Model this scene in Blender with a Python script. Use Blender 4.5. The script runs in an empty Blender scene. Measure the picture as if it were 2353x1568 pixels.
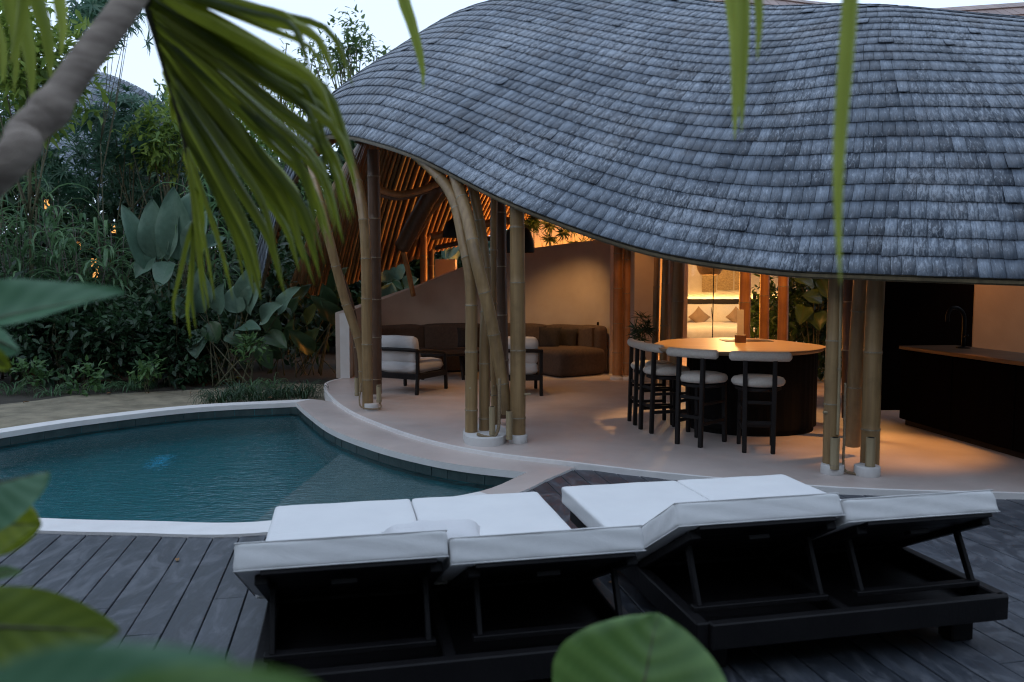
import bpy, bmesh, math, random
import numpy as np
from mathutils import Vector, Matrix
random.seed(7)
RNG = np.random.default_rng(7)
SC = bpy.context.scene
COL = SC.collection
R = math.radians

# ------------------------------------------------------------------ camera, sky, exposure
CAM_H, PITCH, FPX = 1.70, math.atan(133/1830), 1830.0
cam = bpy.data.objects.new('camera', bpy.data.cameras.new('camera'))
COL.objects.link(cam)
cam.location = (0, 0, CAM_H)
cam.rotation_euler = (math.pi/2-PITCH, 0, 0)
cam.data.sensor_width = 36
cam.data.lens = 36*FPX/2353
cam.data.clip_start, cam.data.clip_end = 0.05, 400
cam.data.dof.use_dof = True
cam.data.dof.focus_distance = 8.6
cam.data.dof.aperture_fstop = 2.8
SC.camera = cam

W = bpy.data.worlds.new('World'); SC.world = W; W.use_nodes = True
wn = W.node_tree; wn.nodes.clear()
SUN_EL, SUN_AZ = R(24), R(-150)
sky = wn.nodes.new('ShaderNodeTexSky'); sky.sky_type = 'NISHITA'; sky.sun_disc = False
sky.sun_elevation = SUN_EL; sky.sun_rotation = SUN_AZ
sky.air_density = 1.0; sky.dust_density = 1.0; sky.ozone_density = 1.5
cl = wn.nodes.new('ShaderNodeMix'); cl.data_type = 'RGBA'; cl.inputs[0].default_value = .72      # thin even dusk cloud over the clear sky
cl.inputs[7].default_value = (7.8, 9.4, 11.8, 1)
bg = wn.nodes.new('ShaderNodeBackground'); bg.inputs['Strength'].default_value = 0.14
wo = wn.nodes.new('ShaderNodeOutputWorld')
wn.links.new(sky.outputs[0], cl.inputs[6]); wn.links.new(cl.outputs[2], bg.inputs[0]); wn.links.new(bg.outputs[0], wo.inputs[0])

sun = bpy.data.objects.new('sun', bpy.data.lights.new('sun', 'SUN')); COL.objects.link(sun)
sun.data.energy = 0.25; sun.data.angle = R(25); sun.data.color = (1, .93, .88)
sdir = Vector((math.sin(SUN_AZ)*math.cos(SUN_EL), math.cos(SUN_AZ)*math.cos(SUN_EL), math.sin(SUN_EL)))
sun.rotation_euler = sdir.to_track_quat('Z', 'Y').to_euler()

SC.view_settings.view_transform = 'Standard'; SC.view_settings.look = 'None'
SC.view_settings.gamma = 1; SC.view_settings.use_curve_mapping = False
SC.view_settings.exposure = 0.04
SC.render.engine = 'CYCLES'
SC.cycles.use_denoising = True
SC.cycles.max_bounces = 8; SC.cycles.diffuse_bounces = 3; SC.cycles.glossy_bounces = 3
SC.cycles.transmission_bounces = 6; SC.cycles.transparent_max_bounces = 12
SC.cycles.filter_width = 1.15
SC.cycles.sample_clamp_indirect = 4.0

# ------------------------------------------------------------------ survey of the photograph: picture points to places
CF = np.array([0, math.cos(PITCH), -math.sin(PITCH)]); CU = np.array([0, math.sin(PITCH), math.cos(PITCH)]); CR = np.array([1., 0, 0])
CO = np.array([0, 0, CAM_H])
def ray(x, y): return CF + (x-1176.5)/FPX*CR - (y-784)/FPX*CU
def G(x, y, z=0.0):
    d = ray(x, y); return CO + d*((z-CAM_H)/d[2])
def At(x, y, Y):
    d = ray(x, y); return CO + d*(Y/d[1])
def proj(p):
    q = np.asarray(p)-CO; w = q@CF
    return 1176.5+FPX*(q@CR)/w, 784-FPX*(q@CU)/w

# ------------------------------------------------------------------ mesh helpers
def mesh_obj(name, V, Fc, mat, parent=None, smooth=False, tone=None, grain=None):
    me = bpy.data.meshes.new(name)
    V = np.asarray(V, dtype=np.float64).reshape(-1, 3)
    if isinstance(Fc, np.ndarray):
        n, k = Fc.shape
        me.vertices.add(len(V)); me.vertices.foreach_set('co', V.astype(np.float32).ravel())
        me.loops.add(n*k); me.loops.foreach_set('vertex_index', Fc.astype(np.int32).ravel())
        me.polygons.add(n); me.polygons.foreach_set('loop_start', np.arange(0, n*k, k, dtype=np.int32))
        try: me.polygons.foreach_set('loop_total', np.full(n, k, dtype=np.int32))
        except Exception: pass
        me.update(calc_edges=True)
    else:
        me.from_pydata(V.tolist(), [], Fc); me.update()
    if smooth: me.polygons.foreach_set('use_smooth', [True]*len(me.polygons))
    if tone is not None:
        a = me.attributes.new('tone', 'FLOAT', 'FACE')
        a.data.foreach_set('value', np.asarray(tone, dtype=np.float32))
    if grain is not None:
        a = me.attributes.new('grain', 'FLOAT_VECTOR', 'POINT'); a.data.foreach_set('vector', np.asarray(grain, dtype=np.float32).ravel())
    for m in (mat if isinstance(mat, (list, tuple)) else [mat]): me.materials.append(m)
    o = bpy.data.objects.new(name, me); COL.objects.link(o)
    if parent is not None: o.parent = parent
    return o

class MB:
    """collects boxes, tubes, lathes and sheets for ONE mesh"""
    def __init__(s, off=None): s.V = []; s.F = []; s.T = []; s.off = np.zeros(3) if off is None else np.asarray(off, float)
    def add(s, V, F, tone=.5):
        n = len(s.V); s.V += [tuple(np.asarray(v, float)-s.off) for v in V]
        s.F += [tuple(i+n for i in f) for f in F]; s.T += [tone]*len(F); return s
    def box(s, c, size, rot=None, tone=.5, ch=0.0):
        hx, hy, hz = [a/2 for a in size]
        M = np.eye(3) if rot is None else np.asarray(rot)
        if ch <= 0:
            P = [(x*hx, y*hy, z*hz) for z in (-1, 1) for x, y in ((-1, -1), (1, -1), (1, 1), (-1, 1))]
            F = [(3, 2, 1, 0), (4, 5, 6, 7), (0, 1, 5, 4), (1, 2, 6, 5), (2, 3, 7, 6), (3, 0, 4, 7)]
        else:
            P, F = chamfer_box(hx, hy, hz, min(ch, hx*.9, hy*.9, hz*.9))
        return s.add([M@np.array(p)+np.asarray(c) for p in P], F, tone)
    def bar(s, a, b, w, h, up=(0, 0, 1), ch=0.0, tone=.5):
        a, b = np.asarray(a, float), np.asarray(b, float); d = b-a; L = np.linalg.norm(d); d = d/L
        u = np.asarray(up, float); x = np.cross(d, u); x = x/np.linalg.norm(x); z = np.cross(x, d)
        return s.box((a+b)/2, (w, L, h), np.stack([x, d, z], 1), tone, ch)
    def tube(s, pts, rad, n=8, cap=True, tone=.5):
        P = np.asarray(pts, float); m = len(P); rad = np.full(m, rad) if np.isscalar(rad) else np.asarray(rad, float)
        T = np.gradient(P, axis=0); T /= np.linalg.norm(T, axis=1)[:, None]+1e-12
        ref = np.array([1., 0, 0]) if abs(T[0][0]) < .9 else np.array([0, 1., 0])
        V = []
        for i in range(m):
            ref = ref-T[i]*(ref@T[i]); ref /= np.linalg.norm(ref); b = np.cross(T[i], ref)
            V += [P[i]+rad[i]*(math.cos(2*math.pi*k/n)*ref+math.sin(2*math.pi*k/n)*b) for k in range(n)]
        F = [(i*n+k, i*n+(k+1) % n, (i+1)*n+(k+1) % n, (i+1)*n+k) for i in range(m-1) for k in range(n)]
        if cap: F += [tuple(range(n-1, -1, -1)), tuple(range((m-1)*n, m*n))]
        return s.add(V, F, tone)
    def lathe(s, prof, c=(0, 0, 0), n=24, tone=.5, cap=True):
        c = np.asarray(c, float)
        V = [c+np.array([r*math.cos(2*math.pi*k/n), r*math.sin(2*math.pi*k/n), z]) for r, z in prof for k in range(n)]
        m = len(prof)
        F = [(i*n+k, i*n+(k+1) % n, (i+1)*n+(k+1) % n, (i+1)*n+k) for i in range(m-1) for k in range(n)]
        if cap: F += [tuple(range(n-1, -1, -1)), tuple(range((m-1)*n, m*n))]
        return s.add(V, F, tone)
    def prism(s, poly, z0, z1, tone=.5):
        n = len(poly); a = sum(poly[i][0]*poly[(i+1) % n][1]-poly[(i+1) % n][0]*poly[i][1] for i in range(n))
        if a < 0: poly = poly[::-1]
        V = [(p[0], p[1], z0) for p in poly]+[(p[0], p[1], z1) for p in poly]
        F = [tuple(range(n-1, -1, -1)), tuple(range(n, 2*n))]+[(i, (i+1) % n, n+(i+1) % n, n+i) for i in range(n)]
        return s.add(V, F, tone)
    def grid(s, A, tone=.5, flip=False):
        A = np.asarray(A); m, n = A.shape[:2]
        F = [(i*n+j, i*n+j+1, (i+1)*n+j+1, (i+1)*n+j) for i in range(m-1) for j in range(n-1)]
        if flip: F = [f[::-1] for f in F]
        return s.add(A.reshape(-1, 3), F, tone)
    def build(s, name, mat, parent=None, smooth=False, angle=None, kind=None):
        o = mesh_obj(name, s.V, s.F, mat, parent, smooth, s.T)
        if smooth and angle:
            try: o.data.set_sharp_from_angle(angle=R(angle))
            except Exception: pass
        if kind: o['kind'] = kind
        return o

_cb = {}
def chamfer_box(hx, hy, hz, c):
    bm = bmesh.new(); bmesh.ops.create_cube(bm, size=2)
    for v in bm.verts: v.co = Vector((v.co.x*hx, v.co.y*hy, v.co.z*hz))
    bmesh.ops.bevel(bm, geom=bm.edges[:], offset=c, segments=1, affect='EDGES', profile=.5)
    bm.verts.index_update()
    V = [tuple(v.co) for v in bm.verts]; F = [tuple(v.index for v in f.verts) for f in bm.faces]; bm.free(); return V, F

def soft_box(size, r, n=10, puff=0.0, seed=0, wob=0.0):
    """cushion: a cube grid pulled onto a rounded box and puffed on its broad faces; returns verts, quads"""
    h = np.asarray(size)/2; V = []; F = []; idx = {}
    def vid(i, j, k):
        if (i, j, k) not in idx:
            q = np.array([i, j, k])/n*2-1
            q = np.sign(q)*(1-(1-abs(q))**1.35)
            p = q*h; inn = np.maximum(h-r, 1e-4); cl = np.clip(p, -inn, inn); d = p-cl; L = np.linalg.norm(d)
            if L > 1e-9: p = cl+d/L*min(L, r)*1.0
            e = (1-q**2)
            p = p+np.sign(p)*puff*np.array([0*e[1]*e[2], 0*e[0]*e[2], (e[0]*e[1])**.5])*(abs(q) > .99)
            if wob: p = p+wob*np.array([math.sin(9*q[1]+4*q[2]+seed), math.sin(8*q[0]+5*q[2]+2*seed), math.sin(7*q[0]+6*q[1]+seed)*.8])
            idx[(i, j, k)] = len(V); V.append(p)
        return idx[(i, j, k)]
    for a in range(n):
        for b in range(n):
            F.append((vid(a, b, 0), vid(a, b+1, 0), vid(a+1, b+1, 0), vid(a+1, b, 0)))
            F.append((vid(a, b, n), vid(a+1, b, n), vid(a+1, b+1, n), vid(a, b+1, n)))
            F.append((vid(a, 0, b), vid(a+1, 0, b), vid(a+1, 0, b+1), vid(a, 0, b+1)))
            F.append((vid(a, n, b), vid(a, n, b+1), vid(a+1, n, b+1), vid(a+1, n, b)))
            F.append((vid(0, a, b), vid(0, a, b+1), vid(0, a+1, b+1), vid(0, a+1, b)))
            F.append((vid(n, a, b), vid(n, a+1, b), vid(n, a+1, b+1), vid(n, a, b+1)))
    return np.array(V), F
def rotz(a): c, s = math.cos(a), math.sin(a); return np.array([[c, -s, 0], [s, c, 0], [0, 0, 1.]])
def rotx(a): c, s = math.cos(a), math.sin(a); return np.array([[1., 0, 0], [0, c, -s], [0, s, c]])
def roty(a): c, s = math.cos(a), math.sin(a); return np.array([[c, 0, s], [0, 1., 0], [-s, 0, c]])
def pillow_mesh(w, h, t, n=12, pinch=.10, seed=0):
    V = []; F = []
    for sgn in (1, -1):
        for i in range(n+1):
            for j in range(n+1):
                u, v = i/n*2-1, j/n*2-1
                e = (1-u**4)*(1-v**4)
                k = 1-pinch*(1-abs(v)**2)*abs(u)**3; l = 1-pinch*(1-abs(u)**2)*abs(v)**3
                V.append((u*w/2*k, sgn*t/2*e**.55*(1+.08*math.sin(5*u+3*v+seed)), v*h/2*l))
    N = (n+1)**2
    for i in range(n):
        for j in range(n):
            a = i*(n+1)+j; f = (a, a+1, a+n+2, a+n+1)
            F.append(f); F.append(tuple(N+q for q in f[::-1]))
    return np.array(V), F
def catmull(P, m):
    """dense Catmull-Rom polyline with m points per span"""
    P = np.asarray(P, float); E = np.vstack([2*P[0]-P[1], P, 2*P[-1]-P[-2]]); out = []
    for i in range(1, len(E)-2):
        for t in np.arange(m)/m:
            out.append(.5*((2*E[i])+(-E[i-1]+E[i+1])*t+(2*E[i-1]-5*E[i]+4*E[i+1]-E[i+2])*t*t+(-E[i-1]+3*E[i]-3*E[i+1]+E[i+2])*t**3))
    return np.vstack([out, P[-1:]])
def arclen(P): return np.concatenate([[0], np.cumsum(np.linalg.norm(np.diff(P, axis=0), axis=1))])
def resample(P, s):
    L = arclen(P); return np.stack([np.interp(s, L, P[:, k]) for k in range(P.shape[1])], -1)

def tag(o, label=None, cat=None, group=None, kind=None):
    if label: o['label'] = label
    if cat: o['category'] = cat
    if group: o['group'] = group
    if kind: o['kind'] = kind
    return o
def thing(name, label, cat, loc=(0, 0, 0), rz=0, group=None):
    o = bpy.data.objects.new(name, None); COL.objects.link(o); o.empty_display_size = .1
    o.location = tuple(float(c) for c in loc); o.rotation_euler = (0, 0, rz); return tag(o, label, cat, group)
def copy_tree(o, parent=None):
    c = o.copy(); COL.objects.link(c)
    if parent is not None: c.parent = parent
    for ch in list(o.children): copy_tree(ch, c)
    return c

# ------------------------------------------------------------------ materials
def nodes(name):
    m = bpy.data.materials.new(name); m.use_nodes = True; nt = m.node_tree
    b = nt.nodes['Principled BSDF']; return m, nt, b
def N(nt, t, **kw):
    n = nt.nodes.new(t)
    for k, v in kw.items():
        if k in n.inputs: n.inputs[k].default_value = v
        else: setattr(n, k, v)
    return n
def mixc(nt, fac, a, b, mode='MIX'):
    n = nt.nodes.new('ShaderNodeMix'); n.data_type = 'RGBA'; n.blend_type = mode
    for s, v in ((0, fac), (6, a), (7, b)):
        if hasattr(v, 'links'): nt.links.new(v, n.inputs[s])
        elif s == 0: n.inputs[0].default_value = v
        else: n.inputs[s].default_value = (*v, 1) if len(v) == 3 else v
    return n.outputs[2]
def ramp(nt, src, stops):
    r = nt.nodes.new('ShaderNodeValToRGB'); nt.links.new(src, r.inputs[0]); e = r.color_ramp.elements
    while len(e) < len(stops): e.new(.5)
    for q, (p, c) in zip(e, stops):
        q.position = p; q.color = (c, c, c, 1) if np.isscalar(c) else (*c, 1)
    return r.outputs[0]
def coords(nt, scale=(1, 1, 1), kind='Object', rot=(0, 0, 0)):
    t = nt.nodes.new('ShaderNodeTexCoord'); m = nt.nodes.new('ShaderNodeMapping')
    m.inputs['Scale'].default_value = scale; m.inputs['Rotation'].default_value = rot
    nt.links.new(t.outputs[kind], m.inputs[0]); return m.outputs[0]
def noise(nt, vec, scale, detail=4, rough=.55, dist=0):
    n = N(nt, 'ShaderNodeTexNoise', Scale=scale, Detail=detail, Roughness=rough, Distortion=dist); nt.links.new(vec, n.inputs['Vector']); return n.outputs[0]
def bump(nt, b, h, strength=.2, dist=.01):
    n = N(nt, 'ShaderNodeBump', Strength=strength, Distance=dist); nt.links.new(h, n.inputs['Height']); nt.links.new(n.outputs[0], b.inputs['Normal'])
def attr(nt, name='tone'):
    a = nt.nodes.new('ShaderNodeAttribute'); a.attribute_name = name; return a.outputs['Fac']
def simple(name, c1, c2=None, scale=6, rough=.6, bmp=.15, stretch=(1, 1, 1), detail=5, bscale=None, spec=.5, rrange=None, bdist=.01):
    """two colours mottled by noise, with fine relief"""
    m, nt, b = nodes(name); v = coords(nt, stretch); f = noise(nt, v, scale, detail)
    c2 = c2 or tuple(x*.75 for x in c1)
    nt.links.new(mixc(nt, ramp(nt, f, [(.3, 0), (.7, 1)]), c1, c2), b.inputs['Base Color'])
    b.inputs['Roughness'].default_value = rough; b.inputs['Specular IOR Level'].default_value = spec
    if rrange: nt.links.new(ramp(nt, f, [(.3, rrange[0]), (.7, rrange[1])]), b.inputs['Roughness'])
    if bmp: bump(nt, b, noise(nt, v, bscale or scale*8, 4), bmp, bdist)
    return m
def emit(name, col, strength):
    m, nt, b = nodes(name); b.inputs['Base Color'].default_value = (*col, 1)
    b.inputs['Emission Color'].default_value = (*col, 1); b.inputs['Emission Strength'].default_value = strength; return m

def shingle_mat(name, lo, hi, pale):
    """weathered split shingle: grain runs down the slope, with pale lichen streaks and dark specks"""
    m, nt, b = nodes(name); a = attr(nt)
    at = nt.nodes.new('ShaderNodeAttribute'); at.attribute_name = 'grain'
    def stretched(s):
        mp = nt.nodes.new('ShaderNodeMapping'); mp.inputs['Scale'].default_value = s; nt.links.new(at.outputs['Vector'], mp.inputs[0]); return mp.outputs[0]
    v = coords(nt)
    base = mixc(nt, a, lo, hi)
    fine = noise(nt, stretched((70, 9, 1)), 1.0, 4, .6)
    c = mixc(nt, ramp(nt, fine, [(.35, .5), (.6, 0)]), base, tuple(x*.55 for x in lo))
    big = noise(nt, stretched((48, 13, 1)), 1.0, 6, .70, .4)
    patch = noise(nt, v, .9, 3, .5)
    ad = nt.nodes.new('ShaderNodeMath'); ad.operation = 'ADD'; nt.links.new(big, ad.inputs[0])
    sc = nt.nodes.new('ShaderNodeMath'); sc.operation = 'MULTIPLY_ADD'; nt.links.new(patch, sc.inputs[0]); sc.inputs[1].default_value = .5; sc.inputs[2].default_value = -.25; nt.links.new(sc.outputs[0], ad.inputs[1])
    c = mixc(nt, ramp(nt, ad.outputs[0], [(.52, 0), (.64, .62)]), c, pale)
    speck = noise(nt, stretched((120, 60, 1)), 1.0, 3, .6)
    c = mixc(nt, ramp(nt, noise(nt, v, 1.9, 5, .65), [(.5, 0), (.7, .32)]), c, (.12, .105, .095))
    c = mixc(nt, ramp(nt, speck, [(.28, .8), (.40, 0)]), c, tuple(x*.4 for x in lo))
    nt.links.new(c, b.inputs['Base Color']); b.inputs['Roughness'].default_value = .46
    bump(nt, b, fine, .08, .002); return m
def leaf_mat(name, dark, light, back=None, transl=.35, rough=.45, vein=False, bmp=0):
    m, nt, b = nodes(name); a = attr(nt); v = coords(nt)
    f = mixc(nt, .35, a, noise(nt, v, 3.0, 3)) if False else a
    c = mixc(nt, f, dark, light)
    c = mixc(nt, ramp(nt, noise(nt, v, 9, 4), [(.35, 0), (.75, .45)]), c, tuple(x*.55 for x in dark))
    if back:
        g = nt.nodes.new('ShaderNodeNewGeometry'); c = mixc(nt, g.outputs['Backfacing'], c, back)
    nt.links.new(c, b.inputs['Base Color']); b.inputs['Roughness'].default_value = rough; b.inputs['Specular IOR Level'].default_value = .4
    t = nt.nodes.new('ShaderNodeBsdfTranslucent'); nt.links.new(mixc(nt, .5, c, tuple(min(1, x*1.6) for x in light)), t.inputs[0])
    ms = nt.nodes.new('ShaderNodeMixShader'); ms.inputs[0].default_value = transl
    nt.links.new(b.outputs[0], ms.inputs[1]); nt.links.new(t.outputs[0], ms.inputs[2])
    nt.links.new(ms.outputs[0], nt.nodes['Material Output'].inputs['Surface'])
    if bmp: bump(nt, b, noise(nt, coords(nt, (1, 1, 1)), 60, 3), bmp, .004)
    return m
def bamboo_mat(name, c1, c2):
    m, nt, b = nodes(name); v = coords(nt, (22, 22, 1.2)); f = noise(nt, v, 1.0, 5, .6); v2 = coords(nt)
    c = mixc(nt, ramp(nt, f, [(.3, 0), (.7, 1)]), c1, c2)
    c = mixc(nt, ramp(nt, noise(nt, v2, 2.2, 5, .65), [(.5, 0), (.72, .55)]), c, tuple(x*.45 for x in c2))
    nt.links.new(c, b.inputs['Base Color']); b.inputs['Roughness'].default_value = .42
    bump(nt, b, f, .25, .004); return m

M = {}
M['shingle'] = shingle_mat('weathered_shingle', (.050, .066, .092), (.195, .238, .300), (.37, .42, .49))
M['shingle_dusk'] = shingle_mat('dusk_tinted_shingle', (.16, .10, .09), (.30, .20, .17), (.38, .32, .29))  # dusk glow mixed into the red-brown of the shingle colour
M['underlay'] = simple('roof_underlay', (.02, .018, .016), rough=.9)
M['bamboo'] = bamboo_mat('bamboo_pole', (.30, .197, .088), (.195, .118, .052))
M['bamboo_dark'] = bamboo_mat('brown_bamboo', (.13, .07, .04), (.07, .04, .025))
M['bamboo_red'] = bamboo_mat('red_brown_bamboo', (.40, .20, .075), (.28, .13, .05))
M['bamboo_pale'] = bamboo_mat('pale_bamboo', (.33, .27, .165), (.24, .18, .10))
M['node'] = simple('bamboo_node', (.30, .26, .19), (.15, .115, .07), scale=30, rough=.6)
M['trim'] = bamboo_mat('eave_bamboo', (.17, .13, .07), (.09, .07, .04))
M['ceil'] = simple('woven_ceiling', (.20, .12, .06), (.12, .07, .035), scale=30, rough=.7)
M['plaster'] = simple('lime_plaster', (.46, .385, .335), (.40, .33, .285), scale=2.5, rough=.85, bmp=.12, bscale=50)
M['plaster_white'] = simple('white_plaster', (.62, .61, .60), (.55, .53, .515), scale=4, rough=.7, bmp=.12, bscale=40)
def floor_material():
    m, nt, b = nodes('polished_cement'); v = coords(nt)
    c = mixc(nt, ramp(nt, noise(nt, v, 1.1, 5, .6, .4), [(.35, 0), (.68, 1)]), (.56, .475, .435), (.455, .385, .355))
    c = mixc(nt, ramp(nt, noise(nt, v, 55, 3), [(.62, 0), (.75, .25)]), c, (.30, .27, .25))
    nt.links.new(c, b.inputs['Base Color'])
    nt.links.new(ramp(nt, noise(nt, v, 2.4, 5, .6), [(.3, .30), (.7, .52)]), b.inputs['Roughness'])
    bump(nt, b, noise(nt, v, 9, 5), .06, .01); return m
M['floor'] = floor_material()
M['coping'] = simple('white_terrazzo', (.78, .76, .745), (.70, .675, .66), scale=5, rough=.55, bmp=.1, bscale=60)
M['pooltile'] = simple('green_pool_stone', (.050, .078, .078), (.028, .048, .050), scale=9, rough=.4, bmp=.3, bscale=40)
M['poolfloor'] = simple('teal_pool_stone', (.012, .23, .26), (.008, .18, .21), scale=3, rough=.5, bmp=.1)
M['ledge'] = simple('grey_pool_ledge', (.20, .27, .275), (.15, .21, .215), scale=5, rough=.5)
M['sand'] = simple('sand', (.31, .265, .185), (.15, .13, .09), scale=3.5, rough=.95, bmp=.6, bscale=14, detail=8, bdist=.04)
def deck_material():
    m, nt, b = nodes('weathered_deck_board'); a = attr(nt)
    v = coords(nt, (9, 1.1, 9)); sh = nt.nodes.new('ShaderNodeVectorMath'); sh.operation = 'SCALE'; sh.inputs[0].default_value = (31, 17, 3)
    ad = nt.nodes.new('ShaderNodeVectorMath'); ad.operation = 'ADD'; nt.links.new(a, sh.inputs[3]); nt.links.new(v, ad.inputs[0]); nt.links.new(sh.outputs[0], ad.inputs[1])
    g = noise(nt, ad.outputs[0], 2.2, 7, .66, 1.2); big = noise(nt, coords(nt, (2.2, 1, 1), rot=(0, 0, R(35))), 2.1, 6, .68, 2.2)
    c = mixc(nt, a, (.024, .030, .041), (.056, .065, .082))
    c = mixc(nt, ramp(nt, g, [(.35, .6), (.62, 0)]), c, (.024, .026, .030))
    c = mixc(nt, ramp(nt, big, [(.47, 0), (.66, .6)]), c, (.145, .152, .172))
    nt.links.new(c, b.inputs['Base Color'])
    nt.links.new(ramp(nt, big, [(.3, .38), (.7, .6)]), b.inputs['Roughness'])
    bump(nt, b, g, .35, .004); return m
M['deck'] = deck_material()
M['deck_backing'] = simple('black_backing', (.010, .010, .010), rough=.95)
M['fabric'] = simple('white_outdoor_fabric', (.72, .715, .71), (.67, .665, .665), scale=3, rough=.9, bmp=.25, bscale=240, spec=.2, bdist=.002)
_m = M['fabric']; _nt = _m.node_tree; _b = _nt.nodes['Principled BSDF']; _w = N(_nt, 'ShaderNodeBump', Strength=.14, Distance=.03)
_nt.links.new(noise(_nt, coords(_nt, (1, 2.2, 1)), 4.5, 3, .5, 1.2), _w.inputs['Height']); _nt.links.new(_w.outputs[0], [n for n in _nt.nodes if n.type == 'BUMP' and n != _w][0].inputs['Normal'])
M['pillow'] = simple('white_cotton', (.66, .65, .655), (.60, .59, .60), scale=4, rough=.9, bmp=.25, bscale=60, spec=.2)
M['boucle'] = simple('cream_boucle', (.56, .52, .47), (.47, .43, .39), scale=60, rough=.95, bmp=.8, bscale=170, spec=.1, bdist=.004)
M['chairwhite'] = simple('white_chair_fabric', (.58, .57, .57), (.52, .51, .51), scale=6, rough=.9, bmp=.3, bscale=200, spec=.2)
M['sofa'] = simple('brown_sofa_fabric', (.085, .062, .052), (.062, .046, .040), scale=20, rough=.95, bmp=.3, bscale=200, spec=.15)
M['cushion_dark'] = simple('charcoal_cushion', (.030, .025, .025), (.02, .017, .017), scale=30, rough=.95, bmp=.3, bscale=150, spec=.15)
M['darkwood'] = simple('black_stained_wood', (.014, .011, .011), (.008, .0065, .0065), scale=3, rough=.55, bmp=.2, stretch=(8, 8, 1), spec=.25)
M['loungeframe'] = simple('black_lounger_wood', (.010, .009, .010), (.006, .005, .006), scale=4, rough=.6, bmp=.25, spec=.25)
M['black'] = simple('black_metal', (.009, .008, .008), rough=.55, bmp=0, spec=.15)
M['blackdrum'] = simple('black_fluted_wood', (.007, .006, .006), (.005, .0045, .0045), scale=4, rough=.75, spec=.12)
M['tablewood'] = simple('honey_table_wood', (.50, .31, .15), (.40, .23, .10), scale=2.5, rough=.38, bmp=.06, stretch=(1, 9, 1), detail=7)
M['tableedge'] = simple('table_edge_wood', (.30, .20, .12), (.22, .14, .08), scale=5, rough=.5)
M['card'] = simple('cream_card', (.75, .62, .45), rough=.7, bmp=0)
M['block'] = simple('brown_wood_block', (.26, .13, .06), rough=.5)
M['mat'] = simple('dark_table_mat', (.05, .03, .02), rough=.5)
M['kitchen'] = simple('espresso_cabinet', (.0045, .003, .003), (.0035, .0025, .0025), scale=2, rough=.6, bmp=.1, stretch=(6, 6, 1), spec=.0)
M['bed'] = simple('white_bed_linen', (.74, .70, .66), (.68, .64, .60), scale=4, rough=.9, bmp=.3, bscale=30)
M['bedcush'] = simple('tan_cushion', (.32, .22, .15), rough=.95, bscale=90)
M['headboard'] = simple('dark_headboard', (.025, .016, .012), rough=.6)
M['led'] = emit('warm_strip_light', (1.0, .62, .18), 130.0)
M['bulb'] = emit('warm_lamp_lens', (1.0, .62, .25), 12.0)
M['bulbsoft'] = emit('warm_shade_inside', (1.0, .45, .12), 1.2)
M['weave'] = simple('rattan_weave', (.42, .27, .13), (.20, .11, .05), scale=26, rough=.8, bmp=.6, stretch=(1, 1, 5), bdist=.01)
M['raffia'] = simple('raffia_hanging', (.45, .32, .16), (.22, .14, .06), scale=5, rough=.85, bmp=.5, stretch=(4, 4, 12))
M['rope'] = simple('jute_rope', (.28, .21, .13), (.18, .13, .08), scale=60, rough=.95, bmp=.5)
M['bark'] = simple('grey_brown_bark', (.56, .46, .38), (.24, .19, .155), scale=16, rough=.85, bmp=.9, stretch=(1, 1, 4))
M['stem'] = simple('plant_stem', (.10, .10, .05), (.06, .055, .03), scale=8, rough=.7)
M['stem_grey'] = simple('grey_twig', (.14, .12, .11), (.09, .08, .07), scale=8, rough=.8)
M['leaf_hedge'] = leaf_mat('hedge_leaf', (.011, .034, .017), (.042, .098, .038), transl=.2)
M['leaf_mid'] = leaf_mat('shrub_leaf', (.035, .09, .035), (.13, .25, .075), transl=.3)
M['leaf_yellow'] = leaf_mat('bright_shrub_leaf', (.08, .16, .03), (.27, .36, .07), transl=.35)
M['leaf_blue'] = leaf_mat('cool_shrub_leaf', (.028, .085, .055), (.10, .21, .13), transl=.25)
M['leaf_grass'] = leaf_mat('tall_grass_blade', (.035, .10, .05), (.17, .30, .14), transl=.35)
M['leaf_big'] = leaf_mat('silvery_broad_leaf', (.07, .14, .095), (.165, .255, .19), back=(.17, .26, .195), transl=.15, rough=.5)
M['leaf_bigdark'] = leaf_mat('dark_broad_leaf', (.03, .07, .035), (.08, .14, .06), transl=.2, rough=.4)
M['leaf_palm'] = leaf_mat('palm_leaflet', (.026, .058, .010), (.31, .36, .035), transl=.4, rough=.38)
M['leaf_fore'] = leaf_mat('foreground_leaf', (.07, .16, .035), (.17, .30, .08), transl=.35, rough=.42)
M['leaf_lime'] = leaf_mat('lime_leaf', (.16, .22, .012), (.28, .34, .03), transl=.4, rough=.45)
M['leaf_teal'] = leaf_mat('bluish_leaf', (.06, .17, .085), (.15, .30, .17), transl=.25, rough=.4)
M['leaf_tree'] = leaf_mat('tree_leaf', (.03, .07, .02), (.12, .19, .06), transl=.35)
def water_material():
    m, nt, b = nodes('pool_water')
    v = coords(nt, (1, 1, 1)); v2 = coords(nt, (1.0, 2.6, 1), rot=(0, 0, R(20)))
    h = nt.nodes.new('ShaderNodeMath'); h.operation = 'ADD'
    nt.links.new(noise(nt, v2, 3.0, 3, .55, .6), h.inputs[0]); nt.links.new(noise(nt, v2, 11, 2, .5, .4), h.inputs[1])
    b.inputs['Base Color'].default_value = (.60, .90, .95, 1); b.inputs['Roughness'].default_value = .02
    b.inputs['IOR'].default_value = 1.33; b.inputs['Transmission Weight'].default_value = 1.0
    bump(nt, b, h.outputs[0], .26, .045); return m
M['water'] = water_material()
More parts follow.
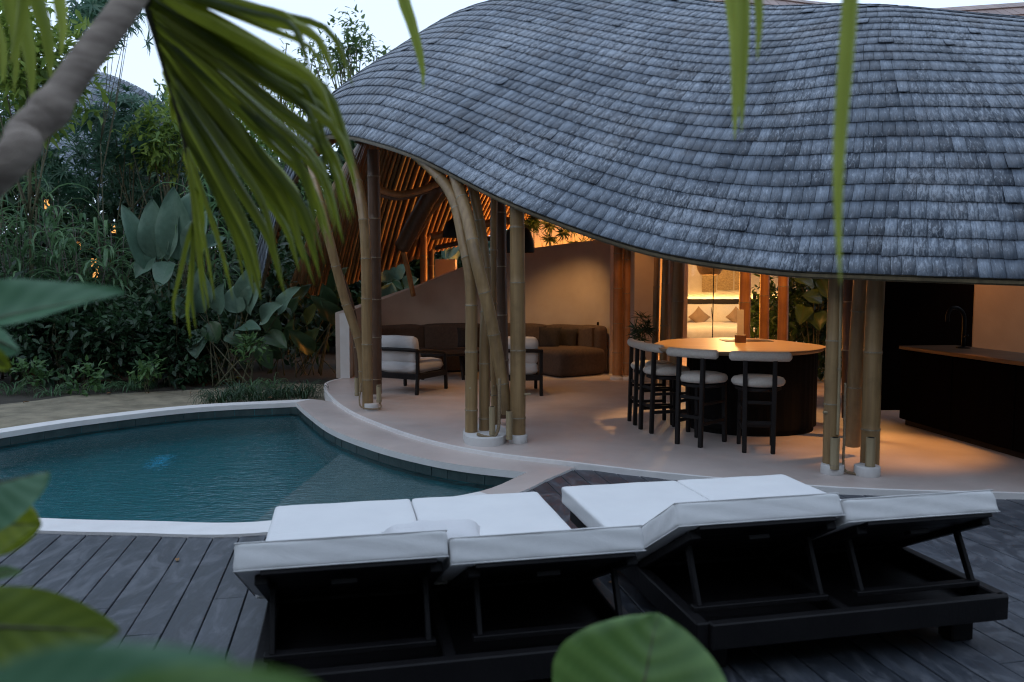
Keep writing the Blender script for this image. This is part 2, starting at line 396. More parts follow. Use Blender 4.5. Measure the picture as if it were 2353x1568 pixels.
def glass_material():
    m, nt, b = nodes('clear_glass')
    t = nt.nodes.new('ShaderNodeBsdfTransparent'); t.inputs[0].default_value = (.96, .97, .96, 1)
    g = nt.nodes.new('ShaderNodeBsdfGlossy'); g.inputs['Roughness'].default_value = .02
    f = N(nt, 'ShaderNodeFresnel', IOR=1.45); ms = nt.nodes.new('ShaderNodeMixShader')
    nt.links.new(f.outputs[0], ms.inputs[0]); nt.links.new(t.outputs[0], ms.inputs[1]); nt.links.new(g.outputs[0], ms.inputs[2])
    nt.links.new(ms.outputs[0], nt.nodes['Material Output'].inputs['Surface']); return m
M['glass'] = glass_material()
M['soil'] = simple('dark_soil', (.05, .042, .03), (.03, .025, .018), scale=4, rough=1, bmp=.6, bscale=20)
M['worktop'] = simple('dark_oak_worktop', (.15, .085, .045), (.10, .055, .03), scale=4, rough=.5, spec=.3)
M['leaf_strip'] = leaf_mat('backlit_palm_strip', (.14, .20, .02), (.40, .46, .09), transl=.55, rough=.4)  # lighter copy of the palm leaflet, backlight put into its colour
M['dryleaf'] = simple('dry_leaf', (.30, .15, .06), (.18, .09, .04), scale=30, rough=.8)
M['poolglow'] = emit('blue_pool_glow', (.04, .42, .75), .32)
M['plaster_amber'] = simple('amber_lit_plaster', (.30, .19, .105), (.25, .155, .085), scale=2.5, rough=.85, bmp=.12, bscale=50)  # plaster colour browned to carry the amber lamp light
M['leaf_olive'] = leaf_mat('olive_leaf', (.085, .14, .02), (.19, .26, .04), transl=.35, rough=.42)
# ------------------------------------------------------------------ pool outline, coping, ground
def xy(L, z=0.0): return [G(x, y, z)[:2] for x, y in L]
C2 = G(1210, 1086)[:2]; C1 = G(680, 925)[:2]
right_edge = catmull(np.array([C2]+xy([(1060, 1069), (950, 1048), (850, 1021), (760, 986), (706, 948)])+[C1]), 6)
left_edge = catmull(np.array([C1]+xy([(450, 937), (200, 965), (0, 995)])+[(-6.25, 8.2), (-6.3, 7.2), (-5.75, 6.4), (-4.7, 5.95)]+xy([(90, 1190), (340, 1197), (590, 1199)])+[(-1.0, 5.98)]+xy([(1100, 1130)])+[C2]), 5)
OUT = np.vstack([right_edge[:-1], left_edge[:-1]])
NO = len(OUT)
def ccw(P): return sum(P[i][0]*P[(i+1) % len(P)][1]-P[(i+1) % len(P)][0]*P[i][1] for i in range(len(P))) > 0
def offset(P, w):
    """offset a closed outline outwards by w (number or one per point)"""
    w = np.full(len(P), w) if np.isscalar(w) else np.asarray(w); s = 1 if ccw(P) else -1
    Q = []
    for i in range(len(P)):
        a, b, c = P[i-1], P[i], P[(i+1) % len(P)]
        u = (b-a)/np.linalg.norm(b-a); v = (c-b)/np.linalg.norm(c-b)
        n1 = s*np.array([u[1], -u[0]]); n2 = s*np.array([v[1], -v[0]])
        m = n1+n2; m /= np.linalg.norm(m); Q.append(b+m*w[i]/max(.45, m@n1))
    return np.array(Q)
NR = len(right_edge)-1
cw = np.full(NO, .27); cw[1:NR] = .75; cw[0] = .30; cw[1] = .45; cw[NR-1] = .5; cw[NR-2] = .6
COUT = offset(OUT, cw)
# fix the coping's corner towards the deck
COUT[0] = G(1322, 1074)[:2]
b = MB(); zt, zb, zw = 0.0, -.065, -.165
inner_low = offset(OUT, .02)
for i in range(NO):
    j = (i+1) % NO
    b.add([(*OUT[i], zt), (*OUT[j], zt), (*COUT[j], zt), (*COUT[i], zt)], [(0, 1, 2, 3)] if not ccw(OUT) else [(3, 2, 1, 0)])
    b.add([(*OUT[i], zt), (*OUT[j], zt), (*OUT[j], zb), (*OUT[i], zb)], [(3, 2, 1, 0)])
    b.add([(*OUT[i], zb), (*OUT[j], zb), (*inner_low[j], zb), (*inner_low[i], zb)], [(0, 1, 2, 3)])
    b.add([(*COUT[i], zt), (*COUT[j], zt), (*COUT[j], -.16), (*COUT[i], -.16)], [(0, 1, 2, 3)])
cop = tag(b.build('pool_coping', [M['coping'], M['floor']]), kind='structure')
for i in list(range(0, NR))+list(range(NO-5, NO)): cop.data.polygons[4*i].material_index = 1

basin = tag(mesh_obj('pool_basin', [(*p, z) for z in (-.064, -1.35) for p in inner_low],
    [(i, (i+1) % NO, NO+(i+1) % NO, NO+i) for i in range(NO)], M['poolfloor']), kind='structure')
mesh_obj('pool_floor', [(*p, -1.35) for p in inner_low], [tuple(range(NO))], M['poolfloor'], basin)
# tiles of the waterline band, each its own piece
rim = np.vstack([inner_low, inner_low[:1]]); Lr = arclen(rim); k = 0
def tile_piece(s0, s1, z0, z1, pr):
    a, c = resample(rim, np.array([s0, s1])); d = (c-a)/np.linalg.norm(c-a); n = np.array([d[1], -d[0]])*(-1 if ccw(OUT) else 1)
    V = [(*(p+n*q), z) for q in (-.004, pr) for z in (z0, z1) for p in (a, c)]
    return V, [(4, 5, 7, 6), (0, 1, 5, 4), (2, 6, 7, 3), (0, 4, 6, 2), (1, 3, 7, 5)]
for row, (z0, z1) in enumerate(((-.160, -.069), (-.30, -.166))):
    s = (0.0 if row == 0 else -.12)
    while s < Lr[-1]-.05:
        w = .22+RNG.uniform(-.03, .05); s1 = min(s+w, Lr[-1])
        if s1 > .02:
            V, F_ = tile_piece(max(s, 0)+.003, s1-.003, z0, z1, RNG.uniform(.004, .012))
            mesh_obj('tile', V, F_, M['pooltile'], basin, tone=[RNG.random()]*len(F_))
        s = s1
# shallow ledge at the terrace end of the pool
la, lb = G(783, 1036, -.2)[:2], G(600, 1172, -.2)[:2]
nn = np.array([lb[1]-la[1], -(lb[0]-la[0])]); nn = nn if nn@(np.array(C2)-la) > 0 else -nn
led = []
for i in range(NO):
    p, q = inner_low[i], inner_low[(i+1) % NO]; dp, dq = nn@(p-la), nn@(q-la)
    if dp >= 0: led.append(p)
    if dp*dq < 0: led.append(p+(q-p)*dp/(dp-dq))
ctr = np.mean(led, axis=0); led = [ctr+(p-ctr)*.998 for p in led]
MB().prism([tuple(p) for p in led], -1.34, -.47).build('pool_ledge', M['ledge'], basin)
tag(mesh_obj('water', [(*p, zw) for p in offset(OUT, .019)], [tuple(range(NO))] if ccw(OUT) else [tuple(range(NO-1, -1, -1))], M['water']), kind='structure')
for x, y in ((372, 1146), (313, 1085)):  # glowing blue discs added on the pool floor to make glints
    p = G(x, y, -.9); MB().lathe([(.001, -1.335), (.10, -1.335), (.11, -1.348)], (p[0], p[1], 0), 20, cap=False).build('pool_glow_disc', M['poolglow'], basin)
# ground: a sheet with a hole for the pool, sand near the pool and soil beyond
gc = np.array([-3.0, 8.0]); GB = offset(OUT, np.where(cw > .3, .25, .2)); rings = []
nz = lambda x, y: .035*math.sin(1.7*x+.6*y)+.03*math.sin(2.9*y-1.1*x+2)+.018*math.sin(5.3*x+4.1*y)
radd = [0, .5, 1.1, 1.8, 2.6, 3.6, 5, 8, 14, 30, 80, 200]
for k, r in enumerate(radd):
    ring = []
    for p in GB:
        d = (p-gc)/np.linalg.norm(p-gc); q = p+d*r
        z = -.10 if k == 0 else -.09+ (nz(*q)*.6 if 0 < k < 8 else 0)
        inside_house = q[0] > -3.0 and q[1] < 40 
        if inside_house: z = -.13
        ring.append((*q, z))
    rings.append(ring)
V = [v for r in rings for v in r]
F_ = [(k*NO+i, k*NO+(i+1) % NO, (k+1)*NO+(i+1) % NO, (k+1)*NO+i) for k in range(len(radd)-1) for i in range(NO)]
if ccw(OUT): F_ = [f[::-1] for f in F_]
g = mesh_obj('ground', V, F_, [M['sand'], M['soil']], smooth=True); tag(g, kind='structure')
for k, f in enumerate(g.data.polygons):
    if k//NO >= 4: f.material_index = 1

# ------------------------------------------------------------------ terrace floor
FRONT = catmull(np.array([(-2.95, 14.1), (-3.12, 13.4)]+xy([(746, 897), (757, 915), (785, 939), (835, 966), (950, 1009), (1100, 1044), (1325, 1072), (1550, 1098), (1930, 1130), (2353, 1143), (2700, 1150)])+[(7.5, 6.0), (9.5, 5.9)]), 5)
poly = [tuple(p) for p in FRONT]+[(9.5, 24), (-1.5, 24), (-1.5, 16.6), (-2.6, 15.6)]
floor = MB().prism(poly, -.12, .03).build('terrace_floor', M['floor']); tag(floor, kind='structure')
e = MB(); A = []
off = []
for i, p in enumerate(FRONT):
    d = FRONT[min(i+1, len(FRONT)-1)]-FRONT[max(i-1, 0)]; d /= np.linalg.norm(d); off.append(np.array([d[1], -d[0]]))
for p, n in zip(FRONT, off): A.append([(*(p-n*.03), .026), (*(p-n*.03), .034), (*(p+n*.012), .034), (*(p+n*.012), -.11)])
e.grid(A).build('floor_edge', M['coping'], floor)

# ------------------------------------------------------------------ deck, board by board
deck = tag(bpy.data.objects.new('deck', None), kind='structure'); COL.objects.link(deck)
ang = R(11.5); dd = np.array([-math.sin(ang), math.cos(ang)]); dn = np.array([math.cos(ang), math.sin(ang)])
i0 = int(np.argmin(np.linalg.norm(COUT-G(1322, 1074)[:2], axis=1)))
near = [COUT[i] for i in range(NO) if i >= NR+10 and COUT[i][1] < 7.6]
bound = np.array([(-9.5, 6.4)]+near+[tuple(G(1322, 1074)[:2])]+[tuple(p) for p in FRONT if p[0] > .62])
def reach(c):
    """how far a line at across-offset c may run before it meets coping or terrace"""
    best = 9e9
    for p, q in zip(bound[:-1], bound[1:]):
        a, d_ = (p-dn*c), (q-p)
        det = dd[0]*(-d_[1])+d_[0]*dd[1]
        if abs(det) < 1e-9: continue
        t = (a[0]*(-d_[1])+d_[0]*a[1])/det; u = (dd[0]*a[1]-dd[1]*a[0])/det
        if -1e-6 <= u <= 1+1e-6 and t > 1.0: best = min(best, t)
    return best
bw = .172; k = 0
for c in np.arange(-5.4, 6.2, bw):
    a0, a1 = c+.0035, c+bw-.0035; t0, t1, tm = reach(a0), reach(a1), reach((a0+a1)/2)
    if max(t0, t1) > 20: continue
    ts = [-.4]; 
    s = -.4+RNG.uniform(.3, 2.4)
    while s < min(t0, t1)-.5: ts.append(s); s += RNG.uniform(2.2, 3.2)
    for q, s0 in enumerate(ts):
        last = q == len(ts)-1
        e0, e1 = (t0-.006, t1-.006) if last else (ts[q+1]-.004,)*2
        dz = RNG.uniform(-.002, .002); zt_, zb_ = -.018+dz, -.043
        tl = RNG.uniform(-.0015, .0015)
        P = [(a0, s0), (a1, s0), (a1, e1), (a0, e0)]
        Pi = [(a0+.003, s0+.002), (a1-.003, s0+.002), (a1-.003, e1-.002), (a0+.003, e0-.002)]
        V = [(*(dn*x+dd*y), zb_) for x, y in P]+[(*(dn*x+dd*y), zt_-.003) for x, y in P]+[(*(dn*x+dd*y), zt_+(tl if x == a1-.003 else -tl)) for x, y in Pi]
        Fq = [(8, 9, 10, 11)]+[(l*4+i, l*4+(i+1) % 4, l*4+4+(i+1) % 4, l*4+4+i) for l in (0, 1) for i in range(4)]
        mesh_obj('deck_board', V, Fq, M['deck'], deck, tone=[RNG.random()]*9)
MB().prism([tuple(dn*x+dd*y) for x, y in ((-5.6, -.8), (6.3, -.8), (6.3, 4.6), (-5.6, 4.6))], -.12, -.075).build('deck_backing', M['deck_backing'], deck)  # one near-black sheet under the boards, darkening their gaps

# ------------------------------------------------------------------ pavilion roof as a swept shell
cols = [
 [(3400, 668, 5.2), (3050, 350, 6.2), (2850, 200, 7.0), (2680, 100, 8.0), (2590, 52, 9.4)],
 [(2860, 657, 5.6), (2650, 350, 6.6), (2520, 200, 7.3), (2420, 100, 8.2), (2340, 43, 9.5)],
 [(2353, 643, 6.2), (2290, 350, 7.1), (2220, 200, 7.7), (2160, 100, 8.45), (2110, 18, 9.6)],
 [(2000, 631, 6.5), (2010, 350, 7.3), (2015, 200, 7.85), (2012, 100, 8.5), (2010, 10, 9.8)],
 [(1760, 618, 6.8), (1812, 437, 7.4), (1849, 255, 8.0), (1878, 109, 8.8), (1920, 9, 10.1)],
 [(1470, 570, 7.35), (1564, 401, 8.0), (1677, 219, 8.8), (1768, 91, 9.6), (1841, 12, 10.6)],
 [(1180, 468, 8.05), (1312, 328, 8.7), (1440, 190, 9.5), (1532, 91, 10.2), (1640, 17, 11.2)],
 [(960, 360, 9.0), (1075, 248, 9.6), (1203, 146, 10.3), (1330, 47, 11.2), (1480, -35, 12.2)],
 [(842, 321, 9.9), (907, 233, 10.3), (991, 157, 10.8), (1093, 73, 11.5), (1270, -40, 12.9)],
 [(790, 312, 10.5), (827, 255, 10.75), (878, 190, 11.1), (966, 109, 11.8), (1140, -10, 13.2)],
 [(738, 318, 11.3), (745, 262, 11.6), (790, 196, 11.9), (885, 121, 12.4), (1040, 30, 13.6)],
 [(690, 385, 12.3), (700, 305, 12.6), (742, 232, 13.0), (845, 160, 13.4), (985, 85, 14.4)],
 [(640, 490, 13.3), (652, 395, 13.7), (695, 305, 14.2), (800, 225, 14.6), (950, 150, 15.3)],
 [(600, 655, 14.4), (590, 570, 15.0), (640, 440, 15.5), (760, 320, 15.8), (930, 230, 16.2)],
]
ENDS = [(2200, 420, 18), (1950, 430, 18), (1700, 440, 18), (1500, 450, 17.8), (1340, 468, 17.8), (1225, 488, 17.6), (1130, 540, 17.4), (1040, 565, 17.2), (960, 592, 17), (880, 622, 16.8), (810, 650, 16.6), (750, 672, 16.5), (700, 690, 16.4), (650, 702, 16.3)]
CD = []; EXT = []
for ci, c in enumerate(cols):
    P = [At(*p) for p in c]; Rg = P[-1]; t = min(1, max(0, (ci-3)/10)); En = At(*ENDS[ci])
    for q, bl in ((.22, .62), (.5, 1.0), (.78, .72)): P.append(Rg+(En-Rg)*q+np.array([0, 0, bl*(.75-.25*t)]))
    P.append(En)
    d = catmull(np.array(P), 14); L = arclen(d); CD.append((d, L)); EXT.append(L[14*4])
EX = .206; SMAX = 12.0; SK = 4.2
def row_curve(s, m=10):
    """the roof's course line at distance s up the slope, with its column parameter"""
    P = np.array([[np.interp(s if s < SK else SK+(s-SK)*(L[-1]-SK)/(SMAX-SK), L, d[:, k]) for k in range(3)] for d, L in CD]); Q = catmull(P, m)
    return Q, np.linspace(0, len(CD)-1, len(Q))
house = thing('bamboo_pavilion', 'open bamboo pavilion under a swooping grey shingle roof beside the pool', 'pavilion', (2.0, 9.0, .03))
HL = np.array([2.0, 9.0, .03])
S_LIST = np.arange(0, SMAX, EX/2)
SURF = np.array([row_curve(s)[0] for s in S_LIST])                   # [slope, along, xyz]
ker = np.exp(-.5*(np.arange(-14, 15)/6.0)**2); ker /= ker.sum(); PAD = np.pad(SURF, ((0, 0), (14, 14), (0, 0)), 'reflect', reflect_type='odd')
SMO = sum(PAD[:, k:k+SURF.shape[1]]*ker[k] for k in range(29)); wgt = np.clip((S_LIST-.2)/1.2, 0, 1)[:, None, None]; SURF = SURF*(1-wgt)+SMO*wgt
du = np.gradient(SURF, axis=1); dv = np.gradient(SURF, axis=0); NRM = np.cross(dv, du)
NRM /= np.linalg.norm(NRM, axis=2)[:, :, None]+1e-9
NRM *= np.sign(NRM[4, 40, 2])
roof = MB(HL).grid(SURF-NRM*.012).build('roof', M['underlay'], house, smooth=True)
def on_roof(s, u):
    """point and normal of the shell at slope distance s and column parameter u (both arrays)"""
    a = np.clip(np.asarray(s)/(EX/2), 0, len(S_LIST)-1.001); c = np.clip(np.asarray(u)*10, 0, SURF.shape[1]-1.001)
    i, j = a.astype(int), c.astype(int); fa, fc = (a-i)[..., None], (c-j)[..., None]
    f = lambda A: (A[i, j]*(1-fa)*(1-fc)+A[i+1, j]*fa*(1-fc)+A[i, j+1]*(1-fa)*fc+A[i+1, j+1]*fa*fc)
    n = f(NRM); return f(SURF), n/np.linalg.norm(n, axis=-1)[..., None]
shs = []
nrow = 40
for r in range(nrow):
    s = r*EX
    if s > max(EXT)+.9: break
    U = np.linspace(0, len(CD)-1, SURF.shape[1]); Q = on_roof(np.full(len(U), s), U)[0]; L = arclen(Q); x = RNG.uniform(0, .05)
    while x < L[-1]-.12:
        w = RNG.choice([.082, .098, .110, .122, .146], p=[.12, .26, .3, .22, .10]); x1 = x+w
        u0, u1 = np.interp([x+.0017, x1-.0017], L, U)
        s0 = s+RNG.normal(0, .0028) - (RNG.random() < .03)*.014; s1 = s+EX+.03
        lift = .0145+abs(RNG.normal(0, .0008))+(RNG.random() < .025)*.012; tw = RNG.normal(0, .0006)+(RNG.random() < .02)*.003
        shs.append((s0, s1, u0, u1, lift, tw, np.clip(RNG.normal(.46, .27), 0, 1), w, RNG.uniform(0, 40)))
        x = x1
A = np.array(shs)
Pts = []
for (sk, uk, sg) in ((0, 2, 1), (0, 3, -1), (1, 3, 0), (1, 2, 0)):
    p, n = on_roof(np.maximum(A[:, sk], 0), A[:, uk])
    h = (A[:, 4]+sg*A[:, 5]) if sk == 0 else np.full(len(A), .003)
    th = .009 if sk == 0 else .004
    if sk == 0:   # eave course may hang past the edge a little
        pass
    Pts.append((p+n*(h-th)[:, None], p+n*h[:, None]))
BOX = np.stack([Pts[0][0], Pts[1][0], Pts[2][0], Pts[3][0], Pts[0][1], Pts[1][1], Pts[2][1], Pts[3][1]], 1)   # n,8,3
FB = np.array([(4, 7, 6, 5), (0, 4, 5, 1), (1, 5, 6, 2), (3, 7, 4, 0), (2, 6, 7, 3)])
GR = np.stack([np.stack([A[:, 8]+A[:, 7]*fx, A[:, 8]*1.7+.24*fy, A[:, 8]*0], 1) for _ in (0, 1) for fx, fy in ((0, 0), (1, 0), (1, 1), (0, 1))], 1)
q0 = BOX[0]; nn_ = np.cross(q0[7]-q0[4], q0[6]-q0[4])
if nn_ @ on_roof(A[0, 0], A[0, 2])[1] < 0: FB = FB[:, ::-1]
areas = []
for B_, a in zip(BOX, A):
    pr = [proj(B_[i]) for i in (4, 5, 6, 7)]
    cx = sum(p[0] for p in pr)/4; cy = sum(p[1] for p in pr)/4
    ar = .5*abs(sum(pr[i][0]*pr[(i+1) % 4][1]-pr[(i+1) % 4][0]*pr[i][1] for i in range(4)))
    areas.append(ar if 0 < cx < 2353 and 0 < cy < 1568 else -1)
order = np.argsort(-np.array(areas)); single = set(order[:300].tolist())
for i in order[:300]:
    mesh_obj('shingle', BOX[i]-HL, FB, M['shingle'], roof, tone=[A[i, 6]]*5, grain=GR[i])
rest = np.array([i for i in range(len(A)) if i not in single])
V = (BOX[rest]-HL).reshape(-1, 3); F_ = (FB[None]+8*np.arange(len(rest))[:, None, None]).reshape(-1, 4)
mesh_obj('shingle', V, F_, M['shingle'], roof, tone=np.repeat(A[rest, 6], 5), grain=GR[rest])['kind'] = 'stuff'

# eave trim: two split-bamboo laths following the eave
E0, U0 = row_curve(.0)
def eave_strip(s_in, z_top, z_bot, thick):
    rows = []
    for p, n in zip(*on_roof(np.full(len(U0), s_in), U0)):
        rows.append(p)
    rows = np.array(rows); T = np.gradient(rows, axis=0); T /= np.linalg.norm(T, axis=1)[:, None]
    inw = np.cross(T, (0, 0, 1.)); inw /= np.linalg.norm(inw, axis=1)[:, None]
    inside, _ = on_roof(np.full(len(U0), s_in+.4), U0)
    sg = np.sign(np.sum(inw*(inside-rows), axis=1)); inw *= sg[:, None]
    z = np.array([0, 0, 1.])
    return [[p+z*z_top, p+z*z_bot, p+i*thick+z*z_bot, p+i*thick+z*z_top, p+z*z_top] for p, i in zip(rows, inw)]
MB(HL).grid(eave_strip(.02, -.006, -.052, .05)).build('eave_trim', M['trim'], house, smooth=True, angle=40)
MB(HL).grid(eave_strip(.05, -.056, -.088, .05)).build('eave_trim', M['trim'], house, smooth=True, angle=40)
# ceiling mat and bamboo rafters beneath the shell
MB(HL).grid((SURF-NRM*.06)[1:], flip=True).build('ceiling', M['ceil'], house, smooth=True)
raf = 0
Ls = arclen(E0); svals = np.linspace(.12, SMAX-.1, 30)
for x in np.arange(.6, Ls[-1], .155):
    u = np.interp(x, Ls, U0)
    if u < 3.2: continue
    p, n = on_roof(svals, np.full(len(svals), u)); r = RNG.uniform(.032, .042)
    MB(HL).tube(p-n*(.06+r), r, 6, cap=False).build('rafter', M['bamboo_red'] if RNG.random() < .6 else M['bamboo'], house, smooth=True)
for s, rr in ((1.6, .05), (3.2, .055), (5.6, .06), (7.2, .05)):      # purlins across the rafters
    us = np.linspace(4, 12.5, 60); p, n = on_roof(np.full(60, min(s, SMAX-.2)), us)
    MB(HL).tube(p-n*(.15+rr), rr, 8).build('purlin', M['bamboo_dark'], house, smooth=True)

# roof hump behind the ridge, pink dusk glow put into its shingle colour
rb = []
for px, py in ((1330, 40), (1480, 10), (1604, -18), (1750, -10), (1850, 2), (1960, 14), (2040, 22), (2120, 22), (2240, 14), (2360, 6), (2520, -5)):
    p = At(px, py, 14.5); rb.append(p)
rb = catmull(np.array(rb), 6)
rear = thing('rear_roof', 'weathered shingle roof hump with pink dusk glow in its colour rising behind the grey ridge', 'roof', (5.0, 14.0, 0))
RL = np.array([5.0, 14.0, 0]); V = []; F_ = []; tn = []
Lr2 = arclen(rb); nr = 9
MB(RL).grid([[p+np.array([0, -.32*q, -.16*q-.02*q*q]) for p in rb] for q in range(nr+1)]+[[p+np.array([0, .8, -.9]) for p in rb]]).build('roof_shell', M['underlay'], rear)
for q in range(nr):
    x = RNG.uniform(0, .1)
    while x < Lr2[-1]-.2:
        x1 = x+RNG.uniform(.12, .2); a, c = resample(rb, np.array([x+.004, x1-.004]))
        f = lambda p, t: p+np.array([0, -.32*t, -.16*t-.02*t*t])
        up = np.array([0, -.4, .9])*.03; V8 = [f(a, q+1.05)+up*.5, f(c, q+1.05)+up*.5, f(c, q), f(a, q), f(a, q+1.05)+up, f(c, q+1.05)+up, f(c, q)+up*.3, f(a, q)+up*.3]
        n = len(V); V += [v-RL for v in V8]; F_ += [tuple(n+k for k in t) for t in ((4, 5, 6, 7), (0, 1, 5, 4), (1, 2, 6, 5), (3, 0, 4, 7))]; tn += [RNG.random()]*4
        x = x1
mesh_obj('shingle', V, F_, M['shingle_dusk'], rear, tone=tn)['kind'] = 'stuff'

# ------------------------------------------------------------------ bamboo posts (parts of the pavilion)
def post(px_pts, r0, mat='bamboo', r1=None, label=None, plinth=None, nodes_gap=.52, foot=True, n=14, cap=True):
    """px_pts: (x, y, Y) from the foot up; nodes as raised rings"""
    P = catmull(np.array([At(*p) for p in px_pts]), 10); L = arclen(P); r1 = r1 or r0*.92
    ss = []; s = RNG.uniform(.1, nodes_gap); nd = []
    while s < L[-1]-.06: nd.append(s); s += nodes_gap*RNG.uniform(.85, 1.2)
    for k in nd: ss += [k-.02, k-.008, k+.008, k+.022]
    ss = np.array(sorted(set([0, L[-1]]+ss+list(np.arange(.08, L[-1], .12))))); Q = resample(P, ss)
    rad = r0+(r1-r0)*ss/L[-1]
    for k in nd: rad = rad+np.where(abs(ss-k) < .012, .003, 0)-np.where((ss-k > .015) & (ss-k < .03), .002, 0)
    o = MB(HL).tube(Q, rad, n, cap=cap).build('bamboo_post', M[mat], house, smooth=True, angle=50)
    if label: o['label'] = label
    for k in nd:
        a, c = resample(P, np.array([k-.004, min(k+.007, L[-1])])); d = (c-a)/np.linalg.norm(c-a); rr = np.interp(k, ss, rad)+.0016
        MB(HL).tube([a, a+d*.012], rr, n, cap=True).build('node_ring', M['node'], o, smooth=True, angle=50)
    return o
def plinth(c, r, h=.085, sy=1.0):
    pr = [(r*.97, 0), (r, .01), (r, h-.008), (r*.97, h)]
    m = MB(HL); m.lathe([(a, z) for a, z in pr], (0, 0, 0), 26)
    m.V = [(v[0]+HL[0]+c[0]-HL[0]+0, 0, 0) if False else v for v in m.V]
    o = MB(); o.V = [((v[0]+HL[0])+c[0]-HL[0], ((v[1]+HL[1])*sy)+c[1]-HL[1], (v[2]+HL[2])) for v in m.V]; o.F = m.F; o.T = m.T
    return o.build('post_plinth', M['plaster_white'], house, smooth=True, angle=40)
def gy(y): return 3111/(y-651)
# left cluster
YA = 10.5
post([(845, 938, YA), (843, 760, YA), (840, 560, YA-.05), (826, 440, YA+.05), (800, 350, YA+.4), (780, 310, YA+.7)], .072, 'bamboo')
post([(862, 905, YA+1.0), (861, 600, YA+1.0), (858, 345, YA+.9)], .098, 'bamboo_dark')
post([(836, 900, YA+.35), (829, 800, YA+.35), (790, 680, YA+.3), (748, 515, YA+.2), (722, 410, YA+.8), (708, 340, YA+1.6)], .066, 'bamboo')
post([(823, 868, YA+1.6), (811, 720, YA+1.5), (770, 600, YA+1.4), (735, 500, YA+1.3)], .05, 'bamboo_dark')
plinth(G(855, 942, .03), .10)
# middle cluster
YB = 8.42
post([(1083, 1000, YB), (1083, 800, YB), (1082, 650, YB), (1066, 560, YB+.08), (1045, 465, YB+.25), (1008, 405, YB+.5), (950, 352, YB+.95)], .067, 'bamboo', .06)
post([(1113, 1000, YB+.1), (1114, 800, YB+.1), (1117, 640, YB+.25), (1104, 520, YB+.35), (1085, 425, YB+.4)], .06, 'bamboo')
post([(1166, 950, YB-.02), (1150, 850, YB-.06), (1125, 720, YB-.13), (1095, 600, YB-.12), (1074, 500, YB+.06), (1046, 405, YB+.35)], .064, 'bamboo', .068)
post([(1190, 1012, YB-.12), (1190, 760, YB-.12), (1188, 462, YB-.12)], .082, 'bamboo', nodes_gap=.6)
post([(1138, 975, YB+.5), (1134, 760, YB+.5), (1135, 440, YB+.5)], .042, 'bamboo')
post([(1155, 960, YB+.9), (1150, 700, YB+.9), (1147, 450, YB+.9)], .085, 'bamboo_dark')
bpl = [G(x, y, .03) for x, y in ((1064, 1008), (1072, 1022), (1100, 1027), (1140, 1026), (1160, 1019), (1163, 1005), (1150, 996), (1110, 992), (1075, 994))]
bpl = catmull(np.array(bpl+[bpl[0]]), 5)[:-1]
MB(HL).prism([tuple(p[:2]) for p in bpl], .03, .115).build('post_plinth', M['plaster_white'], house)
plinth(G(1190, 1017, .03), .10)
# right cluster
YC = 6.95
post([(1908, 1082, YC), (1913, 860, YC), (1922, 622, YC)], .068, 'bamboo', nodes_gap=.62)
post([(1959, 1024, YC+.7), (1967, 825, YC+.6), (1980, 622, YC+.5)], .072, 'bamboo', nodes_gap=.62)
post([(1998, 1082, YC+.02), (2005, 825, YC+.02), (2014, 622, YC+.02)], .080, 'bamboo', nodes_gap=.62)
post([(1925, 1000, YC-.07), (1930, 800, YC-.07), (1933, 625, YC-.07)], .014, 'bamboo_pale', n=8, nodes_gap=.9)
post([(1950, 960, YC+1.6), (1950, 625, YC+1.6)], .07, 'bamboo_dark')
plinth(G(1912, 1088, .03), .098); plinth(G(1992, 1092, .03), .108)
# back posts
post([(1430, 868, 14.3), (1432, 540, 14.3)], .10, 'bamboo_red')
for x0, x1, r in ((1418, 1421, .085), (1441, 1443, .075)):
    post([(x0, 872, 13.9), (x1, 540, 13.9)], r, 'bamboo_red'); plinth(G(x0, 873, .03), .12, .06)
for x0, x1, r, Y in ((1503, 1511, .055, 12.9), (1522, 1532, .065, 12.7), (1551, 1561, .10, 12.3)):
    post([(x0, 890, Y), (x1, 560, Y)], r, 'bamboo', nodes_gap=.6)
for x0, x1, r, Y in ((1708, 1713, .094, 12.4), (1754, 1758, .08, 12.6), (1797, 1801, .085, 12.3)):
    post([(x0, 900, Y), (x1, 590, Y)], r, 'bamboo_red', nodes_gap=.9)
post([(974, 700, 16.6), (973, 445, 16.6)], .078, 'bamboo_red'); post([(991, 700, 16.9), (991, 470, 16.9)], .065, 'bamboo_dark')
# dark crossing beams under the rear of the shell
def beam(px, r, mat='bamboo_dark', name='beam'):
    return MB(HL).tube(catmull(np.array([At(*p) for p in px]), 8), r, 10).build(name, M[mat], house, smooth=True)
beam([(1004, 425, 14.2), (960, 500, 14.6), (924, 568, 15.0)], .15)
beam([(924, 568, 15.0), (936, 615, 15.2), (950, 680, 15.4)], .05, 'bamboo_red')
beam([(872, 436, 12.6), (915, 447, 12.7), (965, 438, 12.8), (1010, 420, 12.9)], .055, 'bamboo_red')
beam([(872, 446, 12.7), (920, 455, 12.8), (990, 436, 12.9)], .045)
beam([(990, 545, 15.6), (1060, 530, 15.6), (1130, 512, 15.4), (1200, 505, 15.2)], .075, 'bamboo_red')
beam([(1000, 570, 15.9), (1070, 556, 15.8), (1150, 545, 15.6)], .05)
beam([(955, 545, 15.4), (995, 480, 14.8), (1050, 420, 14.2)], .06, 'bamboo_red')

